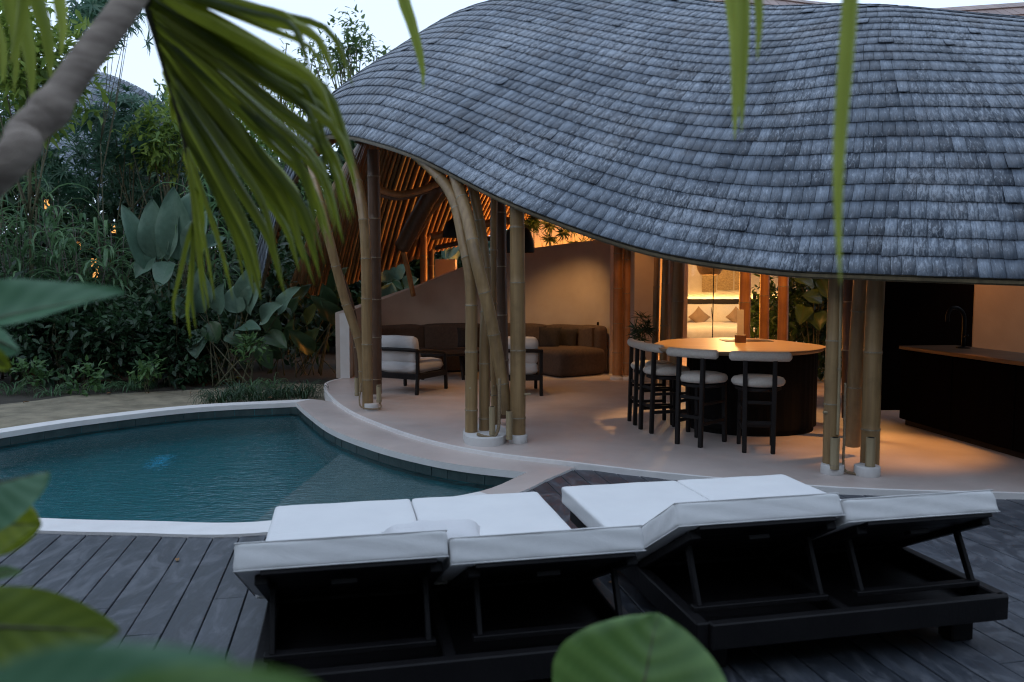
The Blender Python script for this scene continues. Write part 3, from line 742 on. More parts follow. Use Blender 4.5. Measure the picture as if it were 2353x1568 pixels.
# short bamboo uplight sleeves at the post feet, with rope
def sleeve(px, y0, y1, Y, r, label, rope=None):
    a, c = At(px, y1, Y), At(px, y0, Y); t = thing('bamboo_uplight', label, 'lamp', a, 0, 'short bamboo uplights at the post feet')
    h = c[2]-a[2]
    MB().tube([(0, 0, 0), (0, 0, h*.12), (0, 0, h*.14), (0, 0, h)], [r, r, r*.95, r*.97], 12).build('sleeve', M['bamboo_pale'], t, smooth=True, angle=50)
    MB().lathe([(r*1.03, h*.12), (r*1.05, h*.13), (r*1.03, h*.14)], n=12, cap=False).build('node_ring', M['node'], t, smooth=True)
    MB().lathe([(r*.7, h-.02), (r*.7, h+.002)], n=12).build('lens', M['black'], t)
    return t
sleeve(1131, 935, 1000, YB-.25, .032, 'short pale bamboo uplight in front of the middle post cluster, beside the rope coil')
sleeve(1170, 945, 1010, YB-.27, .034, 'short pale bamboo uplight against the thick straight middle post')
sleeve(1917, 1006, 1078, YC-.12, .040, 'short pale bamboo uplight strapped to the front left post by the loungers')
sleeve(1999, 1006, 1080, YC-.14, .042, 'short pale bamboo uplight strapped to the front right post by the loungers')
sleeve(871, 888, 925, YA-.15, .035, 'short pale bamboo uplight on the pool side post near the armchair')
sleeve(820, 868, 910, YA-.05, .03, 'short bamboo uplight on the outer left post by the white wall end')
def rope(px, r, label):
    P = catmull(np.array([At(*p) for p in px]), 14); L = arclen(P); P = resample(P, np.arange(0, L[-1], .02))
    o = MB().tube(P, r*(1+.14*(np.arange(len(P)) % 2)), 8).build('rope', M['rope'], smooth=True); return tag(o, label, 'rope')
rope([(1148, 870, YB-.2), (1147, 950, YB-.22), (1145, 985, YB-.24), (1135, 1003, YB-.26), (1115, 1004, YB-.28), (1095, 997, YB-.26)], .016, 'wrapped jute rope hanging down and coiling at the middle post cluster')
rope([(1942, 880, YC-.05), (1940, 1000, YC-.05), (1939, 1075, YC-.07), (1960, 1088, YC-.1), (1985, 1094, YC-.16), (1997, 1092, YC-.16)], .011, 'jute wrapped cable running down between the right posts to the plinth')
rope([(872, 925, YA-.16), (876, 935, YA-.16), (865, 940, YA-.2), (835, 938, YA-.2), (826, 925, YA-.15), (830, 880, YA-.1)], .010, 'thin dark cable loop around the pool side post foot')

# small bamboo pegs through the posts
for px, py, Y, dx in ((1214, 906, YB-.15, .09), (1080, 892, YB-.06, 0), (1135, 888, YB+.44, 0), (1897, 948, YC-.03, -.08), (873, 886, YA+.9, .06)):
    p = At(px, py, Y); q = (dx, -.0, .004) if dx else (0, -.03, 0)
    MB(HL).tube([p-np.array(q)*.8, p+np.array(q)*.25], .013, 10).build('peg', M['bamboo_pale'], house, smooth=True, angle=50)
# ------------------------------------------------------------------ plaster walls
WP = catmull(np.array([(-2.98, 14.15), (-2.45, 15.2), (-1.55, 15.85), (-.4, 16.05), (.7, 15.75), (1.4, 15.25), (1.80, 14.65)]), 8)
WL = arclen(WP); dW = np.gradient(WP, axis=0); dW /= np.linalg.norm(dW, axis=1)[:, None]; nW = np.stack([dW[:, 1], -dW[:, 0]], 1)   # towards the camera
topx = [(780, 722), (800, 716), (873, 690), (965, 656), (1060, 615), (1180, 576), (1300, 560), (1412, 546)]
def wall_top(p):
    px = 1176.5+FPX*p[0]/p[1]*1.0; y = np.interp(px, [t[0] for t in topx], [t[1] for t in topx]); return At(px, y, p[1])[2]
rows = []
for p, n in zip(WP, nW):
    z = wall_top(p); q = p-n*.20; rows.append([(*p, .0), (*p, z-.01), (*(p-n*.01), z), (*(q+n*.01), z), (*q, z-.01), (*q, 0)])
m = MB(); m.grid(rows, flip=True); R0, R1 = rows[0], rows[-1]
m.add(R0, [(0, 1, 2, 3, 4, 5)]); m.add(R1, [(5, 4, 3, 2, 1, 0)])
tag(m.build('plaster_wall', M['plaster'], smooth=True, angle=40), 'curved low plaster wall behind the brown sofa, its top rising to the right', 'wall')
def wall_box(name, label, x0, x1, Y, z0, z1, th=.2, mat='plaster', cat='wall', rz=0):
    t = MB().box(((x0+x1)/2, Y+th/2, (z0+z1)/2), (x1-x0, th, z1-z0), ch=.008).build(name, M[mat]); return tag(t, label, cat)
XA = lambda px, Y: (px-1176.5)/FPX*Y
ZA = lambda py, Y: At(1176, py, Y)[2]
tag(MB().box((XA(796, 14.1), 14.05, .60), (.17, .26, 1.14), ch=.006).build('daylit_wall_end', M['plaster_white']), 'left end of the low plaster wall by the garden, its daylight put into the white', 'wall')  # wall end whitened, the daylight on it put into the colour
wall_box('partition_wall', 'tall pale plaster partition between the orange posts and the bedroom posts', XA(1457, 13.4), XA(1512, 13.4), 13.4, 0.03, 3.4, .5)
wall_box('partition_wall', 'narrow plaster strip between the bamboo posts left of the bed', XA(1536, 13.0), XA(1547, 13.0), 13.0, 0.03, 3.4, .3)
wall_box('rear_wall', 'high rear plaster wall glowing orange behind the plants', .0, 3.55, 18.2, 0, 5.2, .2)
wall_box('step_wall', 'dark stepped plaster wall with a lit end seen beyond the sofa', XA(1000, 17.0), XA(1047, 17.0), 17.0, 0, ZA(596, 17.0), .5)
wall_box('step_wall', 'low lit plaster ledge beside the stepped wall beyond the sofa', XA(1048, 17.0), XA(1074, 17.0), 17.05, 0, ZA(622, 17.0), .5)
tag(MB().box((XA(1375, 14.9), 14.93, ZA(747, 14.9)), (.062, .014, .105), rotz(R(38)), ch=.005).build('switch_plate', M['black']), 'small black switch plate on the plaster wall above the sofa end', 'switch')

# ------------------------------------------------------------------ sofa along the curved wall
sofa = thing('sectional_sofa', 'long curved brown sectional sofa with a rounded chaise at its right end', 'sofa', (0, 15, .03)); SL = np.array([0, 15., .03])
def swept(name, l0, l1, d0, d1, z0, z1, r, n=10):
    ls = np.linspace(l0, l1, n); P = resample(WP, ls); Nn = resample(np.asarray(nW), np.interp(ls, WL, np.arange(len(WL)))*0+0) if False else np.array([[np.interp(l, WL, nW[:, k]) for k in (0, 1)] for l in ls])
    prof = [(d0, z0), (d1, z0), (d1, z1-r), (d1-r*.3, z1-r*.3), (d1-r, z1), ((d0+d1)/2, z1+.012), (d0+r, z1), (d0+r*.3, z1-r*.3), (d0, z1-r)]
    rows = []
    for k, (p, n_) in enumerate(zip(P, Nn)):
        e = min(k, n-1-k); sh = .0 if e > 1 else (.03 if e == 0 else .006)
        rows.append([(*(p+n_*np.clip(d, d0+sh, d1-sh)), max(z0, min(z, z1-sh+.012))) for d, z in prof]+[(*(p+n_*d0), z0)])
    m = MB(SL); m.grid(rows); m.add(rows[0][:-1], [tuple(range(9))[::-1]]); m.add(rows[-1][:-1], [tuple(range(9))])
    return m.build(name, M['sofa'], sofa, smooth=True, angle=50)
cuts = np.linspace(.55, WL[-1]-.10, 5)
for a, c in zip(cuts[:-1], cuts[1:]): swept('backrest', a+.006, c-.006, .10, .36, .06, .90, .07)
for a, c in zip(cuts[:-2], cuts[1:-1]): swept('seat', a+.006, c-.006, .36, 1.12, .07, .47, .07)
V, F_ = soft_box((1.05, 1.12, .46), .09, 14, .03)
c0 = np.array([.98, 14.62, .03+.25]); MB(SL).add([rotz(R(31))@v+c0 for v in V], F_).build('seat', M['sofa'], sofa, smooth=True)
V, F_ = soft_box((.24, .62, .86), .08, 12, .01)
MB(SL).add([rotz(R(31))@v+np.array([1.52, 14.82, .03+.45]) for v in V], F_).build('armrest', M['sofa'], sofa, smooth=True)
def cushion_at(label, px, py, Y, w, yaw, tilt, mat='cushion_dark', name='cushion', cat='cushion', group=None, t=.16, roll=0, seed=0):
    V, F_ = pillow_mesh(w, w, t, seed=seed); Rm = rotz(yaw)@rotx(tilt)@roty(roll); c = At(px, py, Y); lo = min((Rm@v)[2] for v in V)
    o = MB().add([Rm@v for v in V], F_).build(name, M[mat], smooth=True); o.location = c; return tag(o, label, cat, group)
cushion_at('large charcoal cushion leaning on the right sofa back, the left of the pair', 1261, 779, 14.72, .46, R(-25), R(-18), group='dark sofa cushions')
cushion_at('smaller charcoal cushion tucked behind its larger neighbour by the chaise', 1303, 780, 14.9, .42, R(-32), R(-15), group='dark sofa cushions', seed=2)
cushion_at('single charcoal cushion on the sofa mostly hidden by the middle bamboo posts', 1076, 778, 15.3, .44, R(5), R(-18), group='dark sofa cushions', seed=4)

t = thing('coffee_table', 'low round black coffee table between the armchairs and the sofa', 'table', G(1022, 868, .03))
MB().lathe([(.60, .43), (.63, .445), (.63, .475), (.60, .485)], n=32).build('tabletop', M['darkwood'], t, smooth=True, angle=40)
for k in range(4):
    a = R(45+90*k); MB().tube([(.50*math.cos(a), .50*math.sin(a), 0), (.42*math.cos(a), .42*math.sin(a), .435)], .028, 8).build('leg', M['darkwood'], t, smooth=True, angle=50)

# ------------------------------------------------------------------ armchairs
def armchair(loc, rz, label):
    t = thing('armchair', label, 'armchair', loc, rz, 'white lounge armchairs'); w, d = .78, .86; D = M['darkwood']
    def leg(pts, wd=.045):
        m = MB()
        for a, c in zip(pts[:-1], pts[1:]): m.bar(a, c, wd, wd, (0, 1, .001) if abs(c[2]-a[2]) > abs(c[1]-a[1]) else (0, 0, 1), ch=.008)
        return m
    for s in (-1, 1):
        x = s*w/2
        leg([(x, -.40, 0), (x, -.37, .30), (x, -.37, .655)], .05).build('leg', D, t)
        leg([(x, .42, 0), (x, .40, .56)], .048).build('leg', D, t)
        m = MB(); m.tube(catmull(np.array([(x, -.40, .655), (x, -.15, .645), (x, .15, .615), (x, .40, .575)]), 4), .027, 8); m.build('armrest', D, t, smooth=True)
        MB().bar((x, -.37, .27), (x, .41, .27), .035, .085, ch=.006).build('side_rail', D, t)
    m = MB(); m.tube(catmull(np.array([(-w/2-.02, -.39, .665), (-.2, -.425, .675), (.2, -.425, .675), (w/2+.02, -.39, .665)]), 4), .028, 8); m.build('back_rail', D, t, smooth=True)
    MB().bar((-w/2, -.37, .27), (w/2, -.37, .27), .035, .085, ch=.006).build('back_rail', D, t)
    MB().bar((-w/2, .40, .27), (w/2, .40, .27), .035, .085, ch=.006).build('front_rail', D, t)
    for y in (-.2, 0, .2): MB().bar((-w/2, y, .285), (w/2, y, .285), .06, .018).build('slat', D, t)
    def cush(name, size, c, tilt=0, r=.06, seed=0):
        V, F_ = soft_box(size, r, 12, .022, seed, .004); o = MB().add([rotx(tilt)@v+np.array(c) for v in V], F_).build(name, M['chairwhite'], t, smooth=True)
        hx, hy, z = size[0]/2-r*.25, size[1]/2-r*.25, -size[2]*.12
        pp = [rotx(tilt)@np.array((x, y, z))+np.array(c) for x, y in ((-hx, -hy-.012), (hx, -hy-.012), (hx+.012, -hy), (hx+.012, hy), (hx, hy+.012), (-hx, hy+.012), (-hx-.012, hy), (-hx-.012, -hy), (-hx, -hy-.012))]
        MB().tube(pp, .006, 5, cap=False).build('piping', M['chairwhite'], o, smooth=True)
    cush('seat_cushion', (.70, .82, .17), (0, .03, .40), 0, .07)
    cush('back_cushion', (.70, .18, .40), (0, -.30, .66), R(12), .075, 1)
    return t
d1 = math.atan2(.89, .46)-math.pi/2
c = (G(949, 910, .03)+G(1031, 893, .03))/2; rt = np.array([math.cos(d1), math.sin(d1), 0])
armchair(c-rt*.39, d1, 'white cushioned armchair with black frame standing left of the middle posts')
d2 = R(4); c = (G(1243, 911, .03)+G(1232, 893, .03))/2
armchair(c-np.array([math.cos(d2), math.sin(d2), 0])*.39, d2, 'white cushioned armchair with black frame half hidden behind the thick straight post')

# ------------------------------------------------------------------ table, mats and stools
TC = np.array([2.74, 9.22, .03]); TH = 1.0
tb = thing('island_table', 'high black drum table with a rounded honey wood top lit from above', 'table', TC)
gp = [(1503, 789), (1512, 799), (1560, 805), (1640, 808), (1740, 810), (1830, 808), (1880, 803), (1899, 797), (1880, 792), (1830, 786), (1770, 780), (1690, 776), (1600, 777), (1530, 781)]
tp = np.array([G(x, y, TH) for x, y in gp])[:, :2]; tp = catmull(np.vstack([tp, tp[:1]]), 6)[:-1]
tl = [(p[0]-TC[0], p[1]-TC[1]) for p in tp]; sc = lambda k: [(p[0]*k, p[1]*k) for p in tl]
m = MB(); n = len(tl)
for k, z in ((.965, TH-.075), (.995, TH-.055), (1.0, TH-.04), (.998, TH-.032)): m.V += [(*p, z) for p in sc(k)]
for l in range(3): m.F += [(l*n+i, l*n+(i+1) % n, (l+1)*n+(i+1) % n, (l+1)*n+i) for i in range(n)]; 
m.F.append(tuple(range(n-1, -1, -1))); m.T = [.5]*len(m.F); 
if not ccw(np.array(tl)): m.F = [f[::-1] for f in m.F]
edge = m.build('table_edge', M['tableedge'], tb, smooth=True, angle=50)
m = MB(); m.V = [(*p, TH-.032) for p in sc(.998)]+[(*p, TH-.03) for p in sc(.99)]; m.F = [(i, (i+1) % n, n+(i+1) % n, n+i) for i in range(n)]+[tuple(range(n, 2*n))]; m.T = [.5]*len(m.F)
if not ccw(np.array(tl)): m.F = [f[::-1] for f in m.F]
m.build('tabletop', M['tablewood'], tb)
m = MB(); K = 96; prof = [(.0, 0, 1.0), (.03, 0, .97)]
V = []; zs = [0, .06, .061, .9]; rr = [.96, .96, 1.0, 1.0]
for z, r in zip(zs, rr):
    for k in range(K):
        a = 2*math.pi*k/K; f = r*(1-.008*(k % 2)); V.append((.03+.735*f*math.cos(a), -.04+.62*f*math.sin(a), z))
m.add(V, [(l*K+k, l*K+(k+1) % K, (l+1)*K+(k+1) % K, (l+1)*K+k) for l in range(3) for k in range(K)]+[tuple(range(3*K, 4*K))]); m.build('drum_base', M['blackdrum'], tb)
def on_table(px, py, z=TH+.002): return G(px, py, z)
m = MB(); m.prism([tuple(on_table(x, y)[:2]) for x, y in ((1653, 781), (1668, 785.5), (1778, 785), (1762, 781))], TH+.002, TH+.006)
tag(m.build('table_mat', M['mat']), 'thin dark mat lying flat under the menu stand', 'mat')
c = on_table(1701, 787); t = thing('menu_stand', 'small brown wood block holding an upright cream card on the table', 'menu stand', c, R(-12))
MB().box((0, 0, .045), (.125, .085, .09), ch=.004).build('block', M['block'], t)
MB().box((.0, .03, .235), (.075, .006, .30), rotx(R(-10)), ch=.001).build('card', M['card'], t)

def stool_proto():
    t = thing('bar_stool', '', 'stool', (0, 0, 0), 0, 'cream bar stools round the high table'); D = M['darkwood']
    for s in (-1, 1):
        MB().bar((s*.135, -.245, 0), (s*.14, -.225, .93), .044, .044, (0, 1, 0), ch=.006).build('leg', D, t)
        MB().bar((s*.165, .195, 0), (s*.16, .18, .63), .042, .042, (0, 1, 0), ch=.006).build('leg', D, t)
        MB().bar((s*.147, -.225, .24), (s*.163, .185, .24), .026, .036, ch=.004).build('stretcher', D, t)
        MB().bar((s*.147, -.225, .44), (s*.163, .185, .44), .024, .03, ch=.004).build('stretcher', D, t)
    MB().bar((-.14, -.228, .30), (.14, -.228, .30), .024, .034, ch=.004).build('stretcher', D, t)
    MB().bar((-.14, -.226, .50), (.14, -.226, .50), .024, .034, ch=.004).build('stretcher', D, t)
    MB().bar((-.165, .19, .20), (.165, .19, .20), .03, .034, ch=.004).build('footrest', D, t)
    MB().lathe([(.20, .60), (.225, .61), (.225, .635), (.20, .64)], n=24).build('seat_frame', D, t, smooth=True, angle=40)
    MB().lathe([(.19, .645), (.245, .655), (.262, .68), (.262, .70), (.245, .725), (.19, .74), (.10, .745), (.03, .746)], n=32).build('seat', M['boucle'], t, smooth=True)
    m = MB(); P = [(.29*math.sin(a)*1.02, -.235-.06*math.cos(a)+.06, .955) for a in np.linspace(-1.15, 1.15, 13)]
    rad = np.full(13, .047); P = [np.array(P[0])+np.array([-.018, .006, 0]), *P, np.array(P[-1])+np.array([.018, .006, 0])]; rad = np.concatenate([[.03], rad, [.03]])
    m.tube(P, rad, 14); m.build('backrest', M['boucle'], t, smooth=True); return t
st0 = stool_proto()
stools = [((1710, 1041), (1776, 1044), 'nearest cream bar stool facing the drum, seen square from behind'),
          ((1557, 1021), (1607, 1029), 'cream bar stool left of the nearest one, turned half towards the table'),
          ((1471, 987), (1496, 997), 'cream bar stool at the left end of the table, the nearer of the overlapping two'),
          ((1446, 969), (1457, 977), 'cream bar stool farthest left, behind its overlapping neighbour')]
for i, (a, c_, lab) in enumerate(stools):
    A_, B_ = G(*a, .03), G(*c_, .03); v = B_-A_; rz = math.atan2(v[1], v[0]); mid = (A_+B_)/2
    o = st0 if i == 0 else copy_tree(st0); o.location = mid+rotz(rz)@np.array([0, .25, 0]); o.rotation_euler = (0, 0, rz); o['label'] = lab

# ------------------------------------------------------------------ kitchen at the right
ka, kb = G(2061, 975, .03)[:2], G(2353, 1062, .03)[:2]; kd = (kb-ka)/np.linalg.norm(kb-ka); kn = np.array([-kd[1], kd[0]]); kn = kn if kn[0] > 0 else -kn
kz = math.atan2(kd[1], kd[0]); Lk = 4.6
kt = thing('kitchen_counter', 'long espresso kitchen counter with a lit wood worktop edge', 'counter', (*ka, .03), kz); sy = 1 if (rotz(kz)@np.array([0, 1, 0]))[:2]@kn > 0 else -1
MB().box((Lk/2, sy*.36, .48), (Lk, .66, .82), ch=.004).build('cabinet_body', M['kitchen'], kt)
MB().box((Lk/2, sy*.385, .035), (Lk-.06, .60, .07)).build('kick_board', M['black'], kt)
for k in range(5): MB().box((.47+.92*k, sy*.023, .48), (.905, .02, .80), ch=.003).build('door_panel', M['kitchen'], kt)
MB().box((Lk/2, sy*.355, .915), (Lk+.02, .72, .04), ch=.004).build('worktop', M['worktop'], kt)
f = thing('kitchen_faucet', 'tall black gooseneck kitchen faucet on the dark counter', 'faucet', (*(ka+kd*.42+kn*.50), .965))
MB().lathe([(.075, 0), (.075, .012), (.03, .02)], n=18).build('base', M['black'], f, smooth=True, angle=40)
MB().tube(catmull(np.array([(0, 0, .01), (0, 0, .30), (-.02, 0, .40), (-.09, 0, .455), (-.16, 0, .44), (-.19, 0, .37), (-.19, 0, .30)]), 5), .022, 10).build('spout', M['black'], f, smooth=True)
MB().tube([(0, 0, .12), (.0, -.09, .15)], .012, 8).build('handle', M['black'], f, smooth=True)
wall_box('tall_cabinet', 'tall black cabinet block standing behind the kitchen counter', XA(2012, 10.4), XA(2237, 10.4), 10.4, .03, 3.2, .6, 'kitchen', 'cabinet')
wall_box('kitchen_wall', 'plaster wall, amber lamp light in its colour, at the far right behind the faucet', XA(2237, 11.2), 11.5, 11.2, .03, 4.2, .2, 'plaster_amber')

# ------------------------------------------------------------------ bedroom beyond the table
YB2 = 23.2
wall_box('bedroom_wall', 'far bedroom wall washed by the warm strip light', 3.4, 9.2, YB2, -.05, 3.6, .2)
wall_box('bedroom_side_wall', 'left side wall of the bedroom beside the bamboo posts', 3.9, 4.1, 18.6, -.05, 3.4, 4.5)
wall_box('bedroom_ceiling', 'ceiling panel over the bedroom, unseen and added to keep daylight out', 3.9, 9.2, 18.6, 3.3, 3.45, 4.5, 'ceil', 'ceiling')  # unseen cover, added to keep the bedroom dark and warm
hb = thing('headboard', 'long dark headboard panel below the glowing strip at the bed', 'headboard', (6.0, YB2-.12, 0))
MB().box((0, 0, .64), (4.2, .08, 1.22), ch=.01).build('panel', M['headboard'], hb); MB().box((0, .085, 1.20), (4.1, .03, .012)).build('light_strip', M['led'], hb)
bd = thing('double_bed', 'wide bed with white linen seen through the glass beyond the table', 'bed', (5.62, 21.75, -.05)); BLo = np.array([5.62, 21.75, -.05])
MB().box((0, 0, .16), (2.3, 2.1, .26), ch=.02).build('bed_base', M['headboard'], bd)
V, F_ = soft_box((2.3, 2.1, .30), .09, 12, .03); MB().add(V+np.array([0, 0, .42]), F_).build('mattress', M['bed'], bd, smooth=True)
gx = np.linspace(-1.22, 1.22, 30); rows = []
for j, (y, z) in enumerate([(-1.10, .10), (-1.10, .25), (-1.09, .45), (-1.03, .585), (-.9, .615), (-.5, .62), (.1, .625), (.35, .64), (.42, .66), (.45, .645)]):
    rows.append([(x, y-.012*math.sin(14*x+2*j)*(j < 3)-.01*math.sin(31*x), z+.010*math.sin(5*x+j)+.006*math.sin(17*x+2.3*j)-(abs(x) > 1.15)*.12) for x in gx])
MB().grid(rows, flip=False).build('duvet', M['bed'], bd, smooth=True)
for k, (px, lab) in enumerate(((1602, 'left white sleeping pillow propped on the headboard'), (1670, 'right white sleeping pillow propped on the headboard'))):
    V, F_ = pillow_mesh(.86, .62, .22, pinch=.04, seed=k); o = MB().add([rotx(R(-22))@v for v in V], F_).build('sleeping_pillow', M['bed'], smooth=True); o.location = At(px, 722, 22.75); tag(o, lab, 'pillow', 'white bed pillows')
for k, (px, lab) in enumerate(((1607, 'tan diamond cushion standing before the left bed pillow'), (1693, 'tan diamond cushion standing before the right bed pillow'))):
    cushion_at(lab, px, 729, 22.35, .46, 0, R(-20), 'bedcush', group='tan bed cushions', roll=R(45), t=.12, seed=k)
wh = thing('woven_hanging', 'pale woven raffia panels hanging on the bedroom wall', 'wall hanging', (5.6, YB2-.06, 0))
for px0, px1, y0, y1 in ((1613, 1646, 630, 671), (1648, 1685, 606, 667), (1687, 1699, 606, 667)):
    Y = YB2-.06; A_, B_ = At(px0, y1, Y), At(px1, y0, Y); nx = 8; rows = []
    for z in np.linspace(A_[2], B_[2], 14): rows.append([(x-5.6, -.015*math.sin(8*z+3*x)-.02, z) for x in np.linspace(A_[0], B_[0], nx)])
    m = MB(); m.grid(rows); m.grid([[(p[0], p[1]+.02, p[2]) for p in r_] for r_ in rows], flip=True); m.build('woven_panel', M['raffia'], wh, smooth=True)
bp = thing('basket_pendant', 'rounded woven basket pendant lamp hanging before the bed', 'pendant lamp', At(1631, 632, 19.9))
MB().lathe([(.21, 0), (.24, .015), (.30, .12), (.335, .26), (.33, .40), (.28, .50), (.12, .56)], n=28, cap=False).build('shade', M['weave'], bp, smooth=True)
MB().lathe([(.05, .18), (.07, .24), (.05, .30)], n=12).build('bulb', M['bulbsoft'], bp, smooth=True); MB().tube([(0, 0, .55), (0, 0, 1.35)], .008, 6).build('cord', M['black'], bp)
tag(MB().lathe([(.05, 0), (.052, .01), (.052, .26), (.05, .27)], (0, 0, 0), 16).build('wall_lamp', M['black'], smooth=True, angle=40), 'small black cylinder lamp on the headboard right of the bed', 'lamp').location = At(1734, 692, YB2-.25)
gl = thing('glass_door', 'clear sliding glass door with a thin dark edge before the bed', 'glass door', (5.2, 18.9, -.05))
for x0, x1 in ((4.12, XA(1638, 18.9)), (XA(1638, 18.9), 6.6)): MB().box(((x0+x1)/2-5.2, .03*(x0 > 4.2), 1.3), (x1-x0, .012, 2.6)).build('pane', M['glass'], gl)
MB().box((XA(1638.5, 18.9)-5.2, .012, 1.3), (.016, .03, 2.6)).build('edge_seal', M['black'], gl)
for px, py, Y, lab in ((1594, 592, 15.0, 'flat round ceiling light left of the basket pendant'), (1693, 606.5, 14.0, 'flat round ceiling light right of the basket pendant')):
    c = At(px, py, Y); t = thing('ceiling_light', lab, 'ceiling light', c, 0, 'flat round ceiling lights')
    MB().lathe([(.095, .012), (.10, .02), (.10, .05), (.09, .055)], n=24).build('housing', M['black'], t, smooth=True, angle=40); MB().lathe([(.085, .0), (.088, .011)], n=24).build('lens', M['bulb'], t)
    MB().tube([(0, 0, .05), (0, 0, .9)], .006, 6).build('rod', M['black'], t)

# ------------------------------------------------------------------ pendants and warm lamps of the living room
def pendant(px, pyb, Y, d, h, label, topz=1.6):
    t = thing('dome_pendant', label, 'pendant lamp', At(px, pyb, Y), 0, 'black dome pendants')
    prof = [(d/2, 0), (d/2*1.0, h*.12), (d/2*.93, h*.45), (d/2*.72, h*.78), (d/2*.36, h*.97), (.03, h)]
    m = MB(); m.lathe(prof, n=28, cap=False); m.lathe([(r-.008, z-.006) for r, z in prof], n=28, cap=False); m.build('shade', M['black'], t, smooth=True)
    MB().lathe([(d*.40, h*.22), (d*.41, h*.23)], n=20).build('diffuser', M['bulbsoft'], t); MB().tube([(0, 0, h), (0, 0, h+topz)], .006, 6).build('cord', M['black'], t); return t
pendant(1050, 545, 14.0, .50, .33, 'black dome pendant seen left of the curved middle post')
pendant(1192, 580, 12.7, .50, .44, 'black dome pendant seen behind the thick straight middle post')
def lamp(name, kind, loc, energy, col=(1, .53, .18), size=.08, aim=None, spot=R(80), blend=.5, label=None):
    l = bpy.data.lights.new(name, kind); l.energy = energy; l.color = col
    if kind == 'SPOT': l.spot_size = spot; l.spot_blend = blend
    l.shadow_soft_size = size
    o = bpy.data.objects.new(name, l); COL.objects.link(o); o.location = tuple(float(v) for v in loc)
    d = Vector(aim if aim is not None else (loc[0], loc[1], 0))-o.location; o.rotation_euler = d.to_track_quat('-Z', 'Y').to_euler()
    return o
def spot_fixture(loc, label, drop=.5):
    t = thing('spot_lamp', label, 'spot lamp', loc, 0, 'small ceiling spot lamps'); MB().lathe([(.03, .0), (.035, .005), (.035, .10), (.02, .11)], n=14).build('housing', M['black'], t, smooth=True, angle=40)
    MB().lathe([(.024, -.004), (.026, -.001)], n=14).build('lens', M['bulb'], t); MB().tube([(0, 0, .1), (0, 0, .1+drop)], .007, 6).build('rod', M['black'], t)
spot_fixture(At(1090, 456, 11.2), 'tiny lit spot lamp under the rafters right of the curved post', .6)
spot_fixture((2.75, 9.35, 3.35), 'small spot lamp hung above the island table', .8); lamp('table_spot', 'SPOT', (2.75, 9.35, 3.32), 330, spot=R(62), blend=.4)
spot_fixture((.95, 14.1, 3.03), 'small spot lamp washing the wall above the sofa chaise', .9); lamp('wall_spot', 'SPOT', (.95, 14.1, 3.0), 170, aim=(.85, 15.3, .3), spot=R(76), blend=.9)
lamp('pendant_lamp', 'SPOT', tuple(At(1192, 572, 12.7)), 22, spot=R(120), blend=.7); lamp('pendant_lamp', 'SPOT', tuple(At(1050, 537, 14.0)), 20, spot=R(120), blend=.7)
lamp('cove_lamp', 'POINT', (1.9, 17.45, 1.5), 330, (1, .38, .06), size=.15); lamp('cove_lamp', 'POINT', (.75, 17.45, 1.4), 200, (1, .38, .06), size=.15); lamp('cove_lamp', 'SPOT', (.4, 16.5, 2.0), 140, (1, .38, .08), aim=(.25, 15.6, 4.6), spot=R(75), blend=.6); 
lamp('bedroom_lamp', 'POINT', (5.6, 20.6, 2.85), 330, col=(1, .58, .22), size=.2)
lamp('bedroom_lamp', 'POINT', tuple(At(1631, 622, 19.9)), 40, col=(1, .55, .2), size=.06)
spot_fixture((4.68, 8.1, 2.63), 'small spot lamp over the floor beside the kitchen counter', .4); lamp('kitchen_spot', 'SPOT', (4.68, 8.1, 2.6), 260, (1, .43, .11), aim=(3.75, 8.0, 0), spot=R(50), blend=.7)
spot_fixture((5.6, 10.2, 2.9), 'small spot lamp above the kitchen faucet', .5); lamp('kitchen_spot', 'SPOT', (6.4, 10.0, 2.87), 90, (1, .45, .12), aim=(6.6, 11.2, .9), spot=R(100), blend=.7)
lamp('ceiling_lamp', 'SPOT', tuple(At(1594, 594, 15.0)), 45, spot=R(120), blend=.6); lamp('ceiling_lamp', 'SPOT', tuple(At(1693, 608, 14.0)), 45, spot=R(120), blend=.6)
lamp('spot_floor', 'SPOT', tuple(At(1090, 460, 11.2)), 45, spot=R(75), blend=.6)

